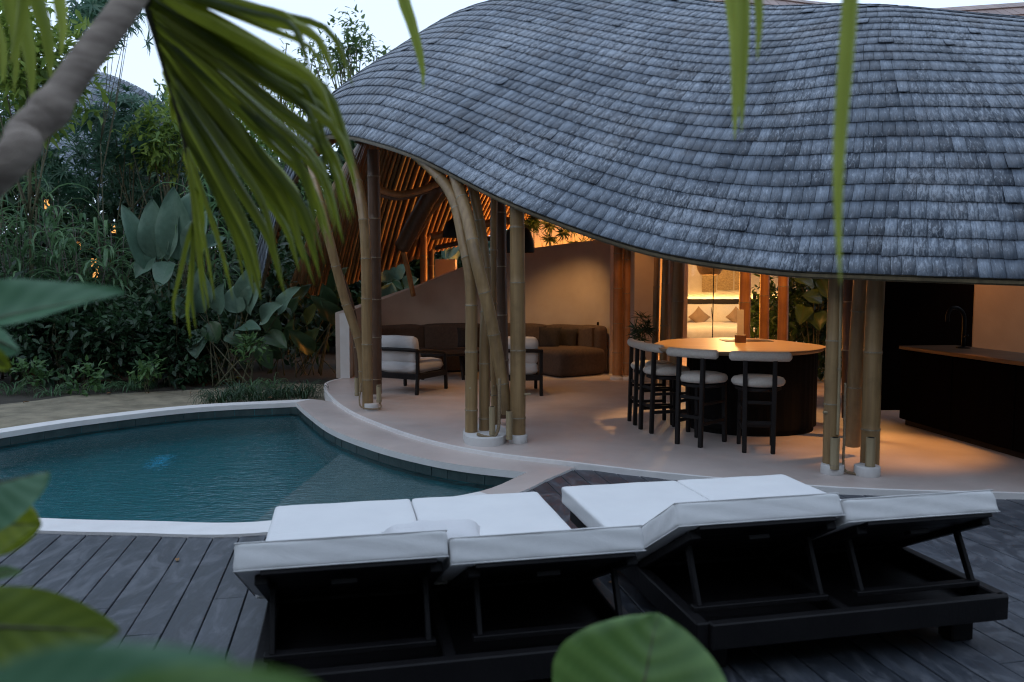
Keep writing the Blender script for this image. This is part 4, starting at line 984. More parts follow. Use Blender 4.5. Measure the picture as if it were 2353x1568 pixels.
# ------------------------------------------------------------------ loungers
def lounger(origin, rz, label, group, dz=0):
    """origin: far left corner of the seat on the deck; local x across, local -y towards the head"""
    t = thing('double_lounger', label, 'lounger', (*origin, -.016), rz, group); D = M['loungeframe']; w = 1.63; ls, lb, tilt = 1.20, .77, R(28+dz)
    zf = .265
    for s in (0, 1):
        x = .09+s*(w-.11); MB().bar((x, -.02, .205), (x, -1.93, .205), .06, .115, ch=.006).build('side_rail', D, t)
    MB().bar((.12, -1.93, .205), (w-.01, -1.93, .205), .05, .115, ch=.006).build('end_rail', D, t); MB().bar((.12, -.05, .205), (w-.12, -.05, .205), .05, .115, ch=.006).build('end_rail', D, t)
    MB().bar((w/2, -.05, .20), (w/2, -1.9, .20), .05, .09, ch=.006).build('middle_rail', D, t)
    for x in (.20, w-.14):
        for y in (-.16, -1.78): MB().box((x, y, .072), (.12, .10, .145), ch=.008).build('foot', D, t)
    MB().box((w/2+.035, -.98, .165), (w-.15, 1.86, .02)).build('blackout_panel', D, t)  # dark sheet added to turn the underside solid black
    for k in range(9): MB().bar((.1, -.12-.13*k, zf-.012), (w-.1, -.12-.13*k, zf-.012), .09, .018, ch=.002).build('slat', D, t)
    for h in (0, 1):
        x0 = h*w/2; xc = x0+w/4; cw_ = w/2-.004
        V, F_ = soft_box((cw_, ls, .115), .019, 16, .004, h, .0012); MB().add(V+np.array([xc, -ls/2, zf+.058]), F_).build('seat_cushion', M['fabric'], t, smooth=True)
        tl_ = tilt-(R(2.5) if h else 0); Rb = rotx(-tl_); hinge = np.array([xc, -ls-.005, zf])
        V, F_ = soft_box((cw_, lb, .110), .019, 16, .004, 3+h, .0015)
        bc = MB().add([Rb@(v+np.array([0, -lb/2, .058+.018]))+hinge for v in V], F_).build('back_cushion', M['fabric'], t, smooth=True)
        hx = cw_/2-.004
        for zz in (.018+.108, .018+.006): MB().tube([Rb@np.array(p)+hinge for p in ((-hx, -.02, zz), (-hx, -lb+.004, zz), (0, -lb-.001, zz), (hx, -lb+.004, zz), (hx, -.02, zz))], .0032, 5).build('piping', M['fabric'], bc, smooth=True)
        o = None
        xs = (x0+.10, x0+w/2-.05)
        for k, x in enumerate(xs): MB().bar(Rb@np.array([x-xc, 0, -.005])+hinge, Rb@np.array([x-xc, -lb+.06, -.005])+hinge, .05, .04, tuple(Rb@np.array([0, 0, 1])), ch=.004).build('back_rail', D, t)
        for k in range(6):
            y = -.08-.125*k; MB().bar(Rb@np.array([xs[0]-xc, y, .012])+hinge, Rb@np.array([xs[1]-xc, y, .012])+hinge, .119, .016, tuple(Rb@np.array([0, 0, 1])), ch=.002).build('slat', D, t)
        tipY = Rb@np.array([0, -lb*.70, -.02])+hinge
        for x in (xs[0]+.03, xs[1]-.03): MB().bar((x, tipY[1], tipY[2]), (x, -1.80, .28), .035, .022, (1, 0, 0), ch=.003).build('strut', D, t)
        MB().bar((xs[0], -1.80, .275), (xs[1], -1.80, .275), .045, .024, ch=.003).build('cross_bar', D, t)
        MB().box(Rb@np.array([0, -lb+.10, -.03])+hinge, (.10, .05, .02), Rb, ch=.002).build('bracket', M['black'], t)
    return t
lounger((-1.43, 4.72), R(12), 'white double lounger with raised backrests at the pool corner, left one', 'white double loungers')
lounger((.32, 5.18), R(12.3), 'white double lounger with raised backrests nearer the terrace, right one', 'white double loungers', 2)
def lumbar(px, py, Y, w, h, t_, rz, label, seed):
    V, F_ = pillow_mesh(w, h, t_, 22, .10, seed); V = V+np.stack([0*V[:, 0], 0*V[:, 0], .007*np.sin(31*V[:, 0]+seed+6*V[:, 2])*np.cos(17*V[:, 2]+8*V[:, 0])+.006*np.sin(55*V[:, 0]-20*V[:, 2])], 1)
    o = MB().add([rotz(rz)@rotx(R(-76))@v for v in V], F_).build('lumbar_pillow', M['pillow'], smooth=True); o.location = At(px, py, Y); return tag(o, label, 'pillow', 'lumbar pillows on the loungers')
lumbar(1000, 1247, 3.48, .46, .24, .15, R(14), 'crumpled white lumbar pillow lying over the seam of the left lounger', 1)
lumbar(1822, 1184, 3.98, .36, .24, .13, R(12), 'smooth white lumbar pillow lying on the right lounger', 3)

spot_fixture((3.4, 10.2, 3.5), 'small spot lamp grazing the orange posts behind the table', .6); lamp('post_spot', 'SPOT', (3.4, 10.2, 3.47), 300, (1, .40, .09), aim=(3.95, 12.4, 1.2), spot=R(48), blend=.5)
spot_fixture((1.9, 12.0, 3.5), 'small spot lamp grazing the orange posts at the wall end', .6); lamp('post_spot', 'SPOT', (1.9, 12.0, 3.47), 90, (1, .40, .09), aim=(1.98, 13.9, 1.0), spot=R(34), blend=.5)
# ------------------------------------------------------------------ foliage builders
def unit(v): return v/(np.linalg.norm(v, axis=-1, keepdims=True)+1e-9)
def leaves(name, P, D, Nr, L, Wd, mat, parent, droop=.25, tone=None, fold=.18, shape=0):
    """many leaves in one crown: base points P, directions D, normals Nr, lengths L, widths Wd; 8 points and 6 faces each"""
    P, D, Nr = np.asarray(P), unit(np.asarray(D)), np.asarray(Nr); n = len(P)
    S = unit(np.cross(D, Nr)); Nr = unit(np.cross(S, D)); L = np.broadcast_to(L, n)[:, None]; Wd = np.broadcast_to(Wd, n)[:, None]
    k1, k2 = ((.30, .68), (.22, .62))[shape]; a1, a2 = ((.5, .36), (.5, .30))[shape]
    m1 = P+D*L*k1-Nr*Wd*fold; m2 = P+D*L*k2-Nr*(Wd*fold*.8+L*droop*k2*k2*.6); t = P+D*L*.98-Nr*L*droop
    l1 = m1+S*Wd*a1+Nr*Wd*fold; r1 = m1-S*Wd*a1+Nr*Wd*fold; l2 = m2+S*Wd*a2+Nr*Wd*fold*.7; r2 = m2-S*Wd*a2+Nr*Wd*fold*.7
    V = np.stack([P, l1, m1, r1, l2, m2, r2, t], 1).reshape(-1, 3)
    T = np.array([(0, 2, 1), (0, 3, 2), (1, 2, 5), (1, 5, 4), (2, 3, 6), (2, 6, 5), (4, 5, 7), (5, 6, 7)])
    F_ = (T[None]+8*np.arange(n)[:, None, None]).reshape(-1, 3)
    tn = np.clip(RNG.normal(.5, .25, n), 0, 1) if tone is None else tone
    return mesh_obj(name, V, F_, mat, parent, tone=np.repeat(tn, 8))
def rdir(n, up=.0):
    v = RNG.normal(size=(n, 3)); v[:, 2] += up; return unit(v)
def shrub(name, label, cat, base, crown_c, rad, ncl, per, L, Wd, mat, group=None, stems=5, stem_mat='stem', spread=.22, up=.5, droop=.25, whorl=False, kind=None, sr=.018, shape=0, hollow=.55):
    """a plant: stems rising from its base to leaf clusters spread unevenly through the crown"""
    base, crown_c, rad = (np.asarray(q, float) for q in (base, crown_c, rad)); t = thing(name, label, cat, base, 0, group)
    d = rdir(ncl); rr = RNG.uniform(hollow, 1.08, ncl)[:, None]; C = crown_c-base+d*rad*rr*(1+.18*np.sin(3*d[:, :1]*3+d[:, 1:2]*5))
    if stems:
        m = MB()
        tgt = C[RNG.choice(ncl, min(stems*3, ncl), replace=False)]
        for k in range(stems):
            fork = (crown_c-base)*RNG.uniform(.45, .7)+RNG.normal(0, .12, 3)*rad; f0 = RNG.normal(0, .10, 3)*rad*np.array([1, 1, 0])
            m.tube(catmull(np.array([f0, f0*.6+fork*.5+RNG.normal(0, .03, 3), fork]), 4), np.linspace(sr, sr*.65, 9), 6)
            for c in tgt[k*3:k*3+3]: m.tube(catmull(np.array([fork, (fork+c)/2+RNG.normal(0, .05, 3)*rad, c]), 3), np.linspace(sr*.6, sr*.25, 7), 5)
        m.build('stem' if kind != 'tree' else 'trunk', M[stem_mat], t, smooth=True)
    n = ncl*per; ci = np.repeat(np.arange(ncl), per); out = unit(C/np.maximum(rad, .01)*.0+d)
    if whorl:
        ax = unit(d[ci]+np.array([0, 0, up])); ph = np.tile(np.arange(per)*2.4, ncl); e1 = unit(np.cross(ax, [0.31, .2, .93])); e2 = np.cross(ax, e1)
        D = unit(ax*RNG.uniform(.1, .9, n)[:, None]+(e1*np.cos(ph)[:, None]+e2*np.sin(ph)[:, None])); P = C[ci]+ax*RNG.uniform(-.4, .3, n)[:, None]*spread; Nr = ax+.2*rdir(n)
    else:
        P = C[ci]+RNG.normal(0, spread, (n, 3))*np.array([1, 1, .75]); D = unit(out[ci]*.5+rdir(n)*.9+np.array([0, 0, up*.4])); Nr = unit(rdir(n)*.6+np.array([0, -.25, 1.0]))
    ct = RNG.normal(.45, .2, ncl)[ci]
    leaves('crown' if cat == 'tree' else 'foliage', P, D, Nr, L*RNG.uniform(.65, 1.2, n), Wd*RNG.uniform(.7, 1.2, n), M[mat], t, droop, np.clip(ct+RNG.normal(0, .15, n), 0, 1), shape=shape)
    return t
def blade_mesh(curves, widths, nseg=7, fold=.25):
    """grass blades or leaflets: strips along curves, folded on the midrib"""
    V = []; F_ = []; 
    for P, w in zip(curves, widths):
        P = resample(P, np.linspace(0, arclen(P)[-1], nseg+1)); T = unit(np.gradient(P, axis=0)); S = np.cross(T, (0, 0, 1.)); S = unit(S+np.array([1e-3, 0, 0])); U = np.cross(S, T)
        t = np.linspace(0, 1, nseg+1); ww = w*np.clip(np.minimum(.45+t*3, 1)*(1-t**3)**.8, .03, 1)
        n = len(V)
        for k in range(nseg+1): V += [P[k]+S[k]*ww[k]/2+U[k]*ww[k]*fold, P[k], P[k]-S[k]*ww[k]/2+U[k]*ww[k]*fold]
        for k in range(nseg): a = n+3*k; F_ += [(a, a+1, a+4, a+3), (a+1, a+2, a+5, a+4)]
    return V, F_
def grass(name, label, cat, base, h, nb, spread, w, mat, group=None, cane=0, arch=.6, kind=None):
    base = np.asarray(base, float); t = thing(name, label, cat, base, 0, group); cv = []; m = MB()
    def blade(p, a, l, el):
        d = np.array([math.cos(a), math.sin(a), 0]); q = [p]; v = el; st = l/6
        for k in range(6): q.append(q[-1]+st*(d*math.cos(v)+np.array([0, 0, math.sin(v)]))); v -= arch*RNG.uniform(.5, 1.2)*(.25+.13*k)*2
        cv.append(catmull(np.array(q), 3))
    if cane:
        for k in range(cane):
            a = RNG.uniform(0, 6.28); f0 = np.array([math.cos(a), math.sin(a), 0])*spread*RNG.uniform(.1, .6); top = f0*2.2+np.array([RNG.normal(0, .18), RNG.normal(0, .12), h*RNG.uniform(.7, 1.05)])
            c = catmull(np.array([f0, (f0+top)/2*np.array([.8, .8, 1.05]), top]), 6); m.tube(c, np.linspace(.014, .005, len(c)), 5)
            for j in range(max(1, nb//cane)):
                p = c[int(len(c)*RNG.uniform(.25, .98))-0 if True else 0] if True else None
                blade(p, RNG.uniform(0, 6.28), h*RNG.uniform(.18, .36), RNG.uniform(.5, 1.35))
        m.build('cane', M['stem_grey'], t, smooth=True)
    else:
        for k in range(nb):
            a = RNG.uniform(0, 6.28); blade(np.array([math.cos(a), math.sin(a), 0])*spread*RNG.uniform(0, 1), a+RNG.normal(0, .5), h*RNG.uniform(.6, 1.25), RNG.uniform(.8, 1.5))
    V, F_ = blade_mesh(cv, [w*RNG.uniform(.6, 1.2) for _ in cv])
    mesh_obj('blades' if True else '', V, F_, M[mat], t, smooth=True, tone=np.repeat(np.clip(RNG.normal(.5, .25, len(cv)), 0, 1), 14)).name = 'foliage'
    return t
def big_leaf(parent, B, T, w, normal, curl=.12, wave=.02, fold=.15, mat='leaf_big', seed=0, blunt=.75, nu=16, nv=8, ribs=7, stalk=None, off=None, name='leaf', sag=None, tone=.5):
    """one broad leaf from stalk end B to tip T, folded on its midrib, with a wavy margin"""
    B, T, normal = (np.asarray(q, float) for q in (B, T, normal)); L = np.linalg.norm(T-B); d = (T-B)/L; s = unit(np.cross(d, normal)); n = np.cross(s, d)
    o = np.zeros(3) if off is None else np.asarray(off); rows = []
    for i in range(nu+1):
        t = i/nu; c = B+d*L*t+n*(4*t*(1-t))*curl*L*(.5 if sag is None else sag); ww = w*(max(0, math.sin(math.pi*t**blunt))**.75)*(1.0 if t < .999 else 0)+.002
        row = []
        for j in range(nv+1):
            v = j/nv*2-1
            rb_ = math.sin(2*math.pi*(ribs*t-1.6*abs(v))+seed)
            row.append(n*rb_*w*.0045*(1 if nu > 16 else .6)+c+s*ww/2*v*(1-.12*abs(v)*fold)+n*(ww*fold*abs(v)**1.25+wave*abs(v)**2*math.sin(9*t+3*v*(1 if v > 0 else -1)+seed*1.7+(1.3 if v > 0 else 0))*w*4)-o)
        rows.append(row)
    m = MB(); m.grid(rows)
    m.T = [float(np.clip(tone+.28*math.sin(2*math.pi*(ribs*(i+.5)/nu-1.6*abs((j+.5)/nv*2-1))+seed)*(1 if nu > 16 else .25)+.35*max(0, abs((j+.5)/nv*2-1)-.8)/.2, 0, 1)) for i in range(nu) for j in range(nv)]; lf = m.build(name, M[mat], parent, smooth=True)
    k = nv//2; P = [np.asarray(r[k])+n*.0 for r in rows]
    MB().tube([p-n*.001 for p in P], np.linspace(.004+.006*w, .001, len(P)), 5).build('midrib', M['stem'] if mat != 'leaf_big' else M['leaf_big'], lf, smooth=True)
    if stalk is not None:
        st = np.asarray(stalk, float); c = catmull(np.array([st, st*.5+B*.5+np.array([0, 0, .06])*L, B]), 5); MB().tube(c-o, np.linspace(.010+.01*w, .005+.006*w, len(c)), 6).build('stalk', M['stem'], parent, smooth=True)
    return lf

# ------------------------------------------------------------------ garden on the left
def ground_at(px, Y): return np.array([(px-1176.5)/FPX*Y, Y, -.10])
def crown_at(px, py, Y): return At(px, py, Y)
hedge = [(-60, 760, 13.9, .9), (40, 745, 14.1, .9), (130, 770, 13.7, .75), (215, 765, 13.9, .8), (300, 770, 13.8, .75), (385, 790, 13.9, .65), (450, 800, 14.3, .6)]
hl = ['dark leafy garden shrub at the far left edge behind the sand', 'dark leafy garden shrub under the big foreground leaf tip', 'dark leafy garden shrub beside the sand, third from the left edge',
      'dark leafy garden shrub below the orange lit gap in the reeds', 'dark leafy garden shrub in the middle of the low row behind the sand', 'dark leafy garden shrub left of the lower broad leaved clump', 'small dark leafy shrub touching the lower broad leaved clump']
for (px, py, Y, r), lab in zip(hedge, hl):
    shrub('garden_shrub', lab, 'shrub', ground_at(px, Y), crown_at(px, py, Y), (r, .55, .80), 70, 16, .17, .075, 'leaf_hedge', 'low dark shrubs behind the sand', 6, spread=.12, up=.6)
for px, py, Y, lab in ((70, 860, 12.6, 'small sprig of leaves growing out of the sand near the left edge'), (190, 870, 12.5, 'small leafy sprig growing out of the sand under the shrubs'), (335, 850, 12.9, 'little leafy seedling at the sand edge below the shrubs'), (575, 800, 13.3, 'low leafy sprig at the foot of the lower broad leaves')):
    shrub('leafy_sprig', lab, 'plant', ground_at(px, Y), crown_at(px, py, Y), (.22, .2, .22), 14, 9, .13, .055, 'leaf_mid', 'sprigs in the sand', 3, spread=.06, sr=.007)
# broad silvery leaves
def bp_(px, py, Y): return At(px, py, Y)
pl = thing('broadleaf_clump', 'tall clump of large silvery broad leaves standing behind the shrubs', 'plant', ground_at(380, 14.1)); o = ground_at(380, 14.1)
spec = [((345, 625), (280, 470), .42, (.5, -.8, .4), 0), ((360, 600), (350, 455), .52, (.25, -.9, .35), 1), ((385, 600), (415, 465), .40, (-.2, -.9, .3), 2), ((430, 570), (455, 430), .60, (-.3, -.85, .4), 3), ((432, 610), (480, 480), .46, (-.1, -.9, .3), 4),
        ((410, 600), (400, 430), .62, (.1, -.9, .5), 5), ((360, 585), (310, 640), .34, (.2, -.7, .7), 6), ((430, 600), (520, 545), .45, (.1, -.6, .8), 7), ((390, 600), (368, 660), .40, (.0, -.9, .3), 8)]
for B_, T_, w, n_, sd in spec:
    big_leaf(pl, bp_(*B_, 14.1), bp_(*T_, 13.75+.12*(sd % 4)), w, n_, .10, .02, .18, 'leaf_big', sd, .8, stalk=o+np.array([RNG.normal(0, .1), RNG.normal(0, .1), 0]), off=o, tone=RNG.random())
pl = thing('broadleaf_clump', 'lower clump of broad grey green leaves leaning over the sand by the palm tips', 'plant', ground_at(520, 13.9)); o = ground_at(520, 13.9)
spec = [((440, 740), (400, 675), .30, (.3, -.9, .3), 0), ((455, 720), (450, 640), .40, (.1, -.9, .3), 1), ((470, 760), (430, 800), .26, (.2, -.6, .7), 2), ((545, 720), (540, 655), .42, (-.1, -.9, .3), 3), ((570, 720), (600, 645), .40, (-.2, -.9, .3), 4), ((500, 720), (515, 650), .34, (0, -.9, .4), 5),
        ((455, 770), (450, 825), .36, (0, -.8, .5), 6), ((520, 770), (560, 800), .36, (.1, -.6, .8), 7), ((540, 760), (600, 760), .36, (.1, -.5, .8), 8), ((600, 740), (650, 700), .40, (-.2, -.8, .5), 9), ((610, 770), (660, 800), .36, (-.1, -.7, .7), 10), ((480, 740), (500, 790), .36, (0, -.8, .5), 11),
        ((560, 700), (580, 610), .36, (0, -.9, .3), 12), ((640, 720), (690, 660), .36, (-.2, -.8, .5), 13), ((400, 790), (398, 830), .22, (0, -.7, .6), 14), ((590, 790), (625, 850), .32, (0, -.7, .6), 15), ((470, 700), (462, 610), .40, (.1, -.95, .2), 16)]
for B_, T_, w, n_, sd in spec:
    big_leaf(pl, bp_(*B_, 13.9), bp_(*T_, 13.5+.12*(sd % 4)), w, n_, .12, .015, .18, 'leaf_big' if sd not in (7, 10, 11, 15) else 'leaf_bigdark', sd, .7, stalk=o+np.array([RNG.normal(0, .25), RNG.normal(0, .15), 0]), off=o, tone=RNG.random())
pl = thing('broadleaf_clump', 'shaded broad leaved plant in the dark under the roof edge by the white wall end', 'plant', ground_at(700, 15.5)); o = ground_at(700, 15.5)
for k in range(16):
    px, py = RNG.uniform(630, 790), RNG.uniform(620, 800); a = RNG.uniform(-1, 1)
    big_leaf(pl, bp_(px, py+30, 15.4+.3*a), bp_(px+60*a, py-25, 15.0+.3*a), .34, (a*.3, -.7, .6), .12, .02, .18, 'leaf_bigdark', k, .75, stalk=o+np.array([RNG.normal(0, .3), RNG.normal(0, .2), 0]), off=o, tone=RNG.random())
pl = thing('broadleaf_clump', 'broad leaf catching teal light seen past the pool side post under the rafters', 'plant', ground_at(905, 18.4)); o = ground_at(905, 18.4)
for k, (B_, T_, w) in enumerate((((900, 640), (925, 585), .55), ((890, 650), (880, 600), .4), ((930, 660), (960, 640), .4), ((890, 690), (900, 650), .5), ((1015, 590), (1060, 560), .4), ((1050, 600), (1020, 575), .4))):
    big_leaf(pl, bp_(*B_, 18.4), bp_(*T_, 18.2), w, (.1, -.9, .4), .1, .02, .15, 'leaf_big', k, .75, stalk=o+np.array([RNG.normal(0, .2), 0, 0]), off=o)
# tall reeds
for px, Y, h, lab in ((-30, 15.2, 3.1, 'tall arching reed clump at the far left edge above the shrubs'), (45, 14.7, 3.3, 'tall arching reed clump with long upright blades left of the orange glow'), (120, 15.3, 3.4, 'tall reed clump with drooping tips above the foreground leaf'), (190, 14.8, 3.0, 'tall reed clump around the small orange lights'),
                      (262, 15.4, 3.0, 'tall reed clump standing just left of the silvery broad leaves'), (470, 15.2, 3.6, 'arching reed clump rising behind the silvery broad leaves')):
    grass('reed_clump', lab, 'reeds', ground_at(px, Y-.4), h, 110, .4, .06, 'leaf_grass', 'tall reeds behind the shrubs', cane=12)
# bushes and trees further back
def tree(label, px, py, Y, rad, ncl, per, L, Wd, mat, group=None, whorl=True, stem_mat='stem', up=.2, stems=3, sr=.03, spread=.10, droop=.3, name='garden_tree', shape=1, hollow=.35):
    return shrub(name, label, 'tree', ground_at(px, Y), crown_at(px, py, Y), rad, ncl, per, L, Wd, M and mat, group, stems, stem_mat, spread, up, droop, whorl, 'tree', sr, shape, hollow)
tree('tall bush with pointed leaf whorls in front of the far roof', 285, 300, 17.0, (1.35, .9, 1.0), 150, 13, .27, .055, 'leaf_blue')
tree('bush with bright yellow green leaves below the far roof', 385, 320, 16.6, (.75, .6, .75), 90, 12, .20, .085, 'leaf_yellow', whorl=False, spread=.12)
tree('dark bush with narrow leaf whorls over the reeds at the left', 150, 400, 17.4, (1.3, .8, .95), 120, 12, .26, .05, 'leaf_blue')
tree('dark bush with narrow leaf whorls above the silvery leaves', 370, 420, 17.8, (1.2, .8, 1.0), 100, 12, .26, .05, 'leaf_blue')
tree('bright leafy tree filling the top left corner of the garden', 70, 130, 14.5, (1.15, .9, 1.05), 120, 14, .26, .11, 'leaf_yellow', whorl=False, spread=.18)
tree('tree with hanging pointed leaves around the pale sky gap at the top left', 235, 40, 15.5, (.75, .7, .75), 60, 12, .30, .055, 'leaf_blue', stems=2, sr=.016)
tree('dark leafy tree behind the leaning trunk at the left edge', 0, 260, 18.0, (1.6, .9, 1.5), 150, 12, .28, .09, 'leaf_mid', whorl=False, spread=.2)
tree('dark tree between the palm frond and the roof end', 560, 420, 19.5, (2.0, .9, 1.5), 170, 12, .28, .08, 'leaf_mid', whorl=False, spread=.2)
tree('dark bush below the roof end behind the palm leaflets', 640, 560, 18.6, (1.5, .8, 1.2), 130, 12, .26, .08, 'leaf_hedge', whorl=False, spread=.2)
tree('light feathery tree rising behind the left slope of the grey roof', 800, 120, 27, (1.3, 1.0, 1.1), 52, 14, .26, .10, 'leaf_tree', whorl=False, spread=.22, stems=7, sr=.06, hollow=.2)
tree('feathery tree crown showing between the palm leaflets and the roof', 650, 190, 28, (1.9, 1.2, 1.5), 60, 14, .27, .10, 'leaf_tree', whorl=False, spread=.25, stems=7, sr=.07, hollow=.2)
tree('pale yellow green treetop seen through gaps in the palm frond', 560, 300, 25, (1.5, 1.0, 1.2), 100, 13, .28, .11, 'leaf_yellow', whorl=False, spread=.22)
tree('small bright treetop poking over the far roof ridge', 420, 230, 26, (.8, .8, .6), 40, 12, .26, .09, 'leaf_tree', whorl=False, spread=.15)
# bushes behind the pavilion
tree('dark leafy bush behind the table between the orange posts', 1870, 740, 13.6, (.62, .6, 1.0), 110, 12, .20, .085, 'leaf_hedge', whorl=False, spread=.13, name='courtyard_bush', stems=5, sr=.02)
tree('leafy bush between the two right orange posts in front of the bed', 1777, 740, 14.6, (.20, .3, .75), 40, 10, .18, .08, 'leaf_mid', whorl=False, spread=.08, name='courtyard_bush', stems=4, sr=.014)
tree('slim leafy bush right of the first orange post in front of the bed', 1734, 745, 15.0, (.13, .25, .65), 26, 10, .18, .08, 'leaf_mid', whorl=False, spread=.07, name='courtyard_bush', stems=3, sr=.012)
tree('dark courtyard bush filling the shade behind the right posts', 1960, 760, 15.0, (1.6, .7, 1.5), 200, 12, .24, .11, 'leaf_hedge', whorl=False, spread=.16, name='courtyard_bush', stems=6, sr=.03)
for k, (B_, T_, w) in enumerate((((1870, 655), (1825, 640), .26), ((1890, 690), (1840, 680), .28), ((1870, 720), (1885, 760), .34), ((1850, 700), (1838, 745), .30), ((1885, 640), (1905, 690), .26))):
    if k == 0: pl = thing('climbing_plant', 'climber with broad pale leaves hanging behind the table beside the right posts', 'plant', ground_at(1875, 12.9)); o = ground_at(1875, 12.9)
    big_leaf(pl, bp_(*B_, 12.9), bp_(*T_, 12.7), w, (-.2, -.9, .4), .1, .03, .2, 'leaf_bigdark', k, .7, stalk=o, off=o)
shrub('potted_plant', 'small dark spiky plant standing against the tall partition', 'plant', (*G(1476, 880, .03)[:2], .03), At(1476, 757, 12.6), (.13, .12, .18), 12, 14, .20, .025, 'leaf_hedge', None, 3, spread=.04, whorl=True, sr=.008, shape=1)
for px, py, Y, r, lab in ((1225, 515, 17.0, .36, 'dark leafy sprays against the orange wall right of the straight post'), (1275, 525, 16.8, .40, 'dark leafy sprays in the middle of the orange wall'), (1330, 530, 16.9, .42, 'dark leafy sprays against the orange wall near the roof edge'), (1385, 545, 16.7, .36, 'dark leafy sprays at the right end of the orange wall')):
    tree(lab, px, py, Y, (r, .3, .30), 9, 18, .24, .045, 'leaf_hedge', 'leafy sprays before the orange wall', name='wall_bush', stems=3, sr=.012, spread=.05, hollow=.1)
# grass tufts
tufts = [(505, 915, 11.9), (545, 905, 12.2), (590, 912, 12.0), (640, 905, 12.3), (690, 902, 12.5), (570, 890, 12.9), (625, 885, 13.2), (230, 890, 12.9), (300, 885, 13.1), (110, 900, 12.6), (20, 895, 12.9)]
for i, (px, py, Y) in enumerate(tufts):
    lab = ['dark grass tuft on the sand at the pool coping, leftmost of the cluster', 'dark grass tuft second from the left in the cluster by the coping', 'dark grass tuft spilling over the far pool coping', 'dark grass tuft near the pool corner', 'dark grass tuft closest to the white terrace corner', 'thin grass tuft behind the cluster at the coping', 'thin grass tuft in the shade behind the pool corner',
           'wispy grass tuft under the shrubs in the middle of the sand edge', 'wispy grass tuft right of the middle of the sand edge', 'wispy grass tuft in the sand below the third shrub', 'wispy grass tuft at the far left sand edge'][i]
    big = i < 5
    grass('grass_tuft', lab, 'grass tuft', ground_at(px, gy(py)), .52 if big else .5, 85 if big else 40, .22 if big else .15, .017, 'leaf_hedge' if big else 'leaf_grass', 'grass tufts along the sand', arch=.75)
# a dense far belt of leaves that nobody could count
def belt(name, xs, Y, z0, z1, n, mat, L, Wd):
    x = RNG.uniform(*xs, n); z = z0+(z1-z0)*RNG.random(n)**.8*(1+.18*np.sin(x*1.3)+.1*np.sin(x*3.1)); P = np.stack([x, Y+RNG.normal(0, .5, n), z], 1)
    o = leaves(name, P, rdir(n, .2), unit(rdir(n)*.6+np.array([0, -.4, 1.])), L*RNG.uniform(.7, 1.3, n), Wd*RNG.uniform(.7, 1.2, n), M[mat], None, .3); return tag(o, kind='stuff')
belt('background_and_shade_foliage', (-16, -3.0), 20.5, 0, 5.0, 12000, 'leaf_hedge', .42, .16)
belt('background_and_shade_foliage', (-16, -4), 16.4, 0, 2.6, 5000, 'leaf_hedge', .30, .10)
belt('background_and_shade_foliage', (-4, 3.5), 21.5, 0, 3.4, 6000, 'leaf_hedge', .42, .16)
belt('background_and_shade_foliage', (3.2, 12), 17.0, 0, 3.0, 3500, 'leaf_hedge', .36, .15) if False else None
belt('background_and_shade_foliage', (6.4, 12), 17.5, 0, 4, 4500, 'leaf_hedge', .36, .15)
belt('background_and_shade_foliage', (-14, 14), -7.5, 0, 9.0, 9000, 'leaf_hedge', .8, .36)  # unseen leaf belt behind the camera, added to cut low-angle light
def shade_belt_side(X, ys, z1, n):
    y = RNG.uniform(*ys, n); P = np.stack([X+RNG.normal(0, .5, n), y, z1*RNG.random(n)**.85], 1)
    tag(leaves('background_and_shade_foliage', P, rdir(n, .2), unit(rdir(n)*.6+np.array([0, -.4, 1.])), .8*RNG.uniform(.7, 1.3, n), .36, M['leaf_hedge'], None, .3), kind='stuff')
shade_belt_side(13.5, (-7, 12), 7.0, 6000); shade_belt_side(-14, (-7, 12), 6.0, 5000)  # unseen leaf belts at both sides, added to darken the side light
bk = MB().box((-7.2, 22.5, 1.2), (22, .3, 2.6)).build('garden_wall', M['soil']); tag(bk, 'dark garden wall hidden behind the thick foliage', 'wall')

# far neighbouring roof behind the bushes
nb = thing('neighbouring_roof', 'distant curved shingle roof rising behind the bushes at the left', 'roof', (-11.5, 26, 0)); NL = np.array([-11.5, 26, 0.])
cr = catmull(np.array([At(*p) for p in ((40, 215, 29), (140, 172, 28), (215, 163, 27.5), (280, 182, 27), (345, 215, 26.7), (400, 258, 26.4), (450, 320, 26.2), (480, 420, 26))]), 8); Lc = arclen(cr); V = []; F_ = []; tn = []
fz = lambda p, q: p+np.array([-.05*q, -.16*q, -.20*q-.0*q*q])
MB(NL).grid([[fz(p, q)-np.array([0, 0, .05]) for p in cr] for q in range(0, 18)]).build('roof_shell', M['underlay'], nb)
for q in range(17):
    x = RNG.uniform(0, .1)
    while x < Lc[-1]-.2:
        x1 = x+RNG.uniform(.13, .22); a, c = resample(cr, np.array([x+.008, x1-.008])); up = np.array([0, -.02, .02]); n = len(V)
        V += [fz(a, q)-NL, fz(c, q)-NL, fz(c, q+1.05)+up-NL, fz(a, q+1.05)+up-NL, fz(c, q+1.05)-up-NL, fz(a, q+1.05)-up-NL]; F_ += [(n, n+3, n+2, n+1), (n+3, n+5, n+4, n+2)]; tn += [RNG.random()]*2; x = x1
mesh_obj('shingle', V, F_, M['shingle'], nb, tone=tn)['kind'] = 'stuff'
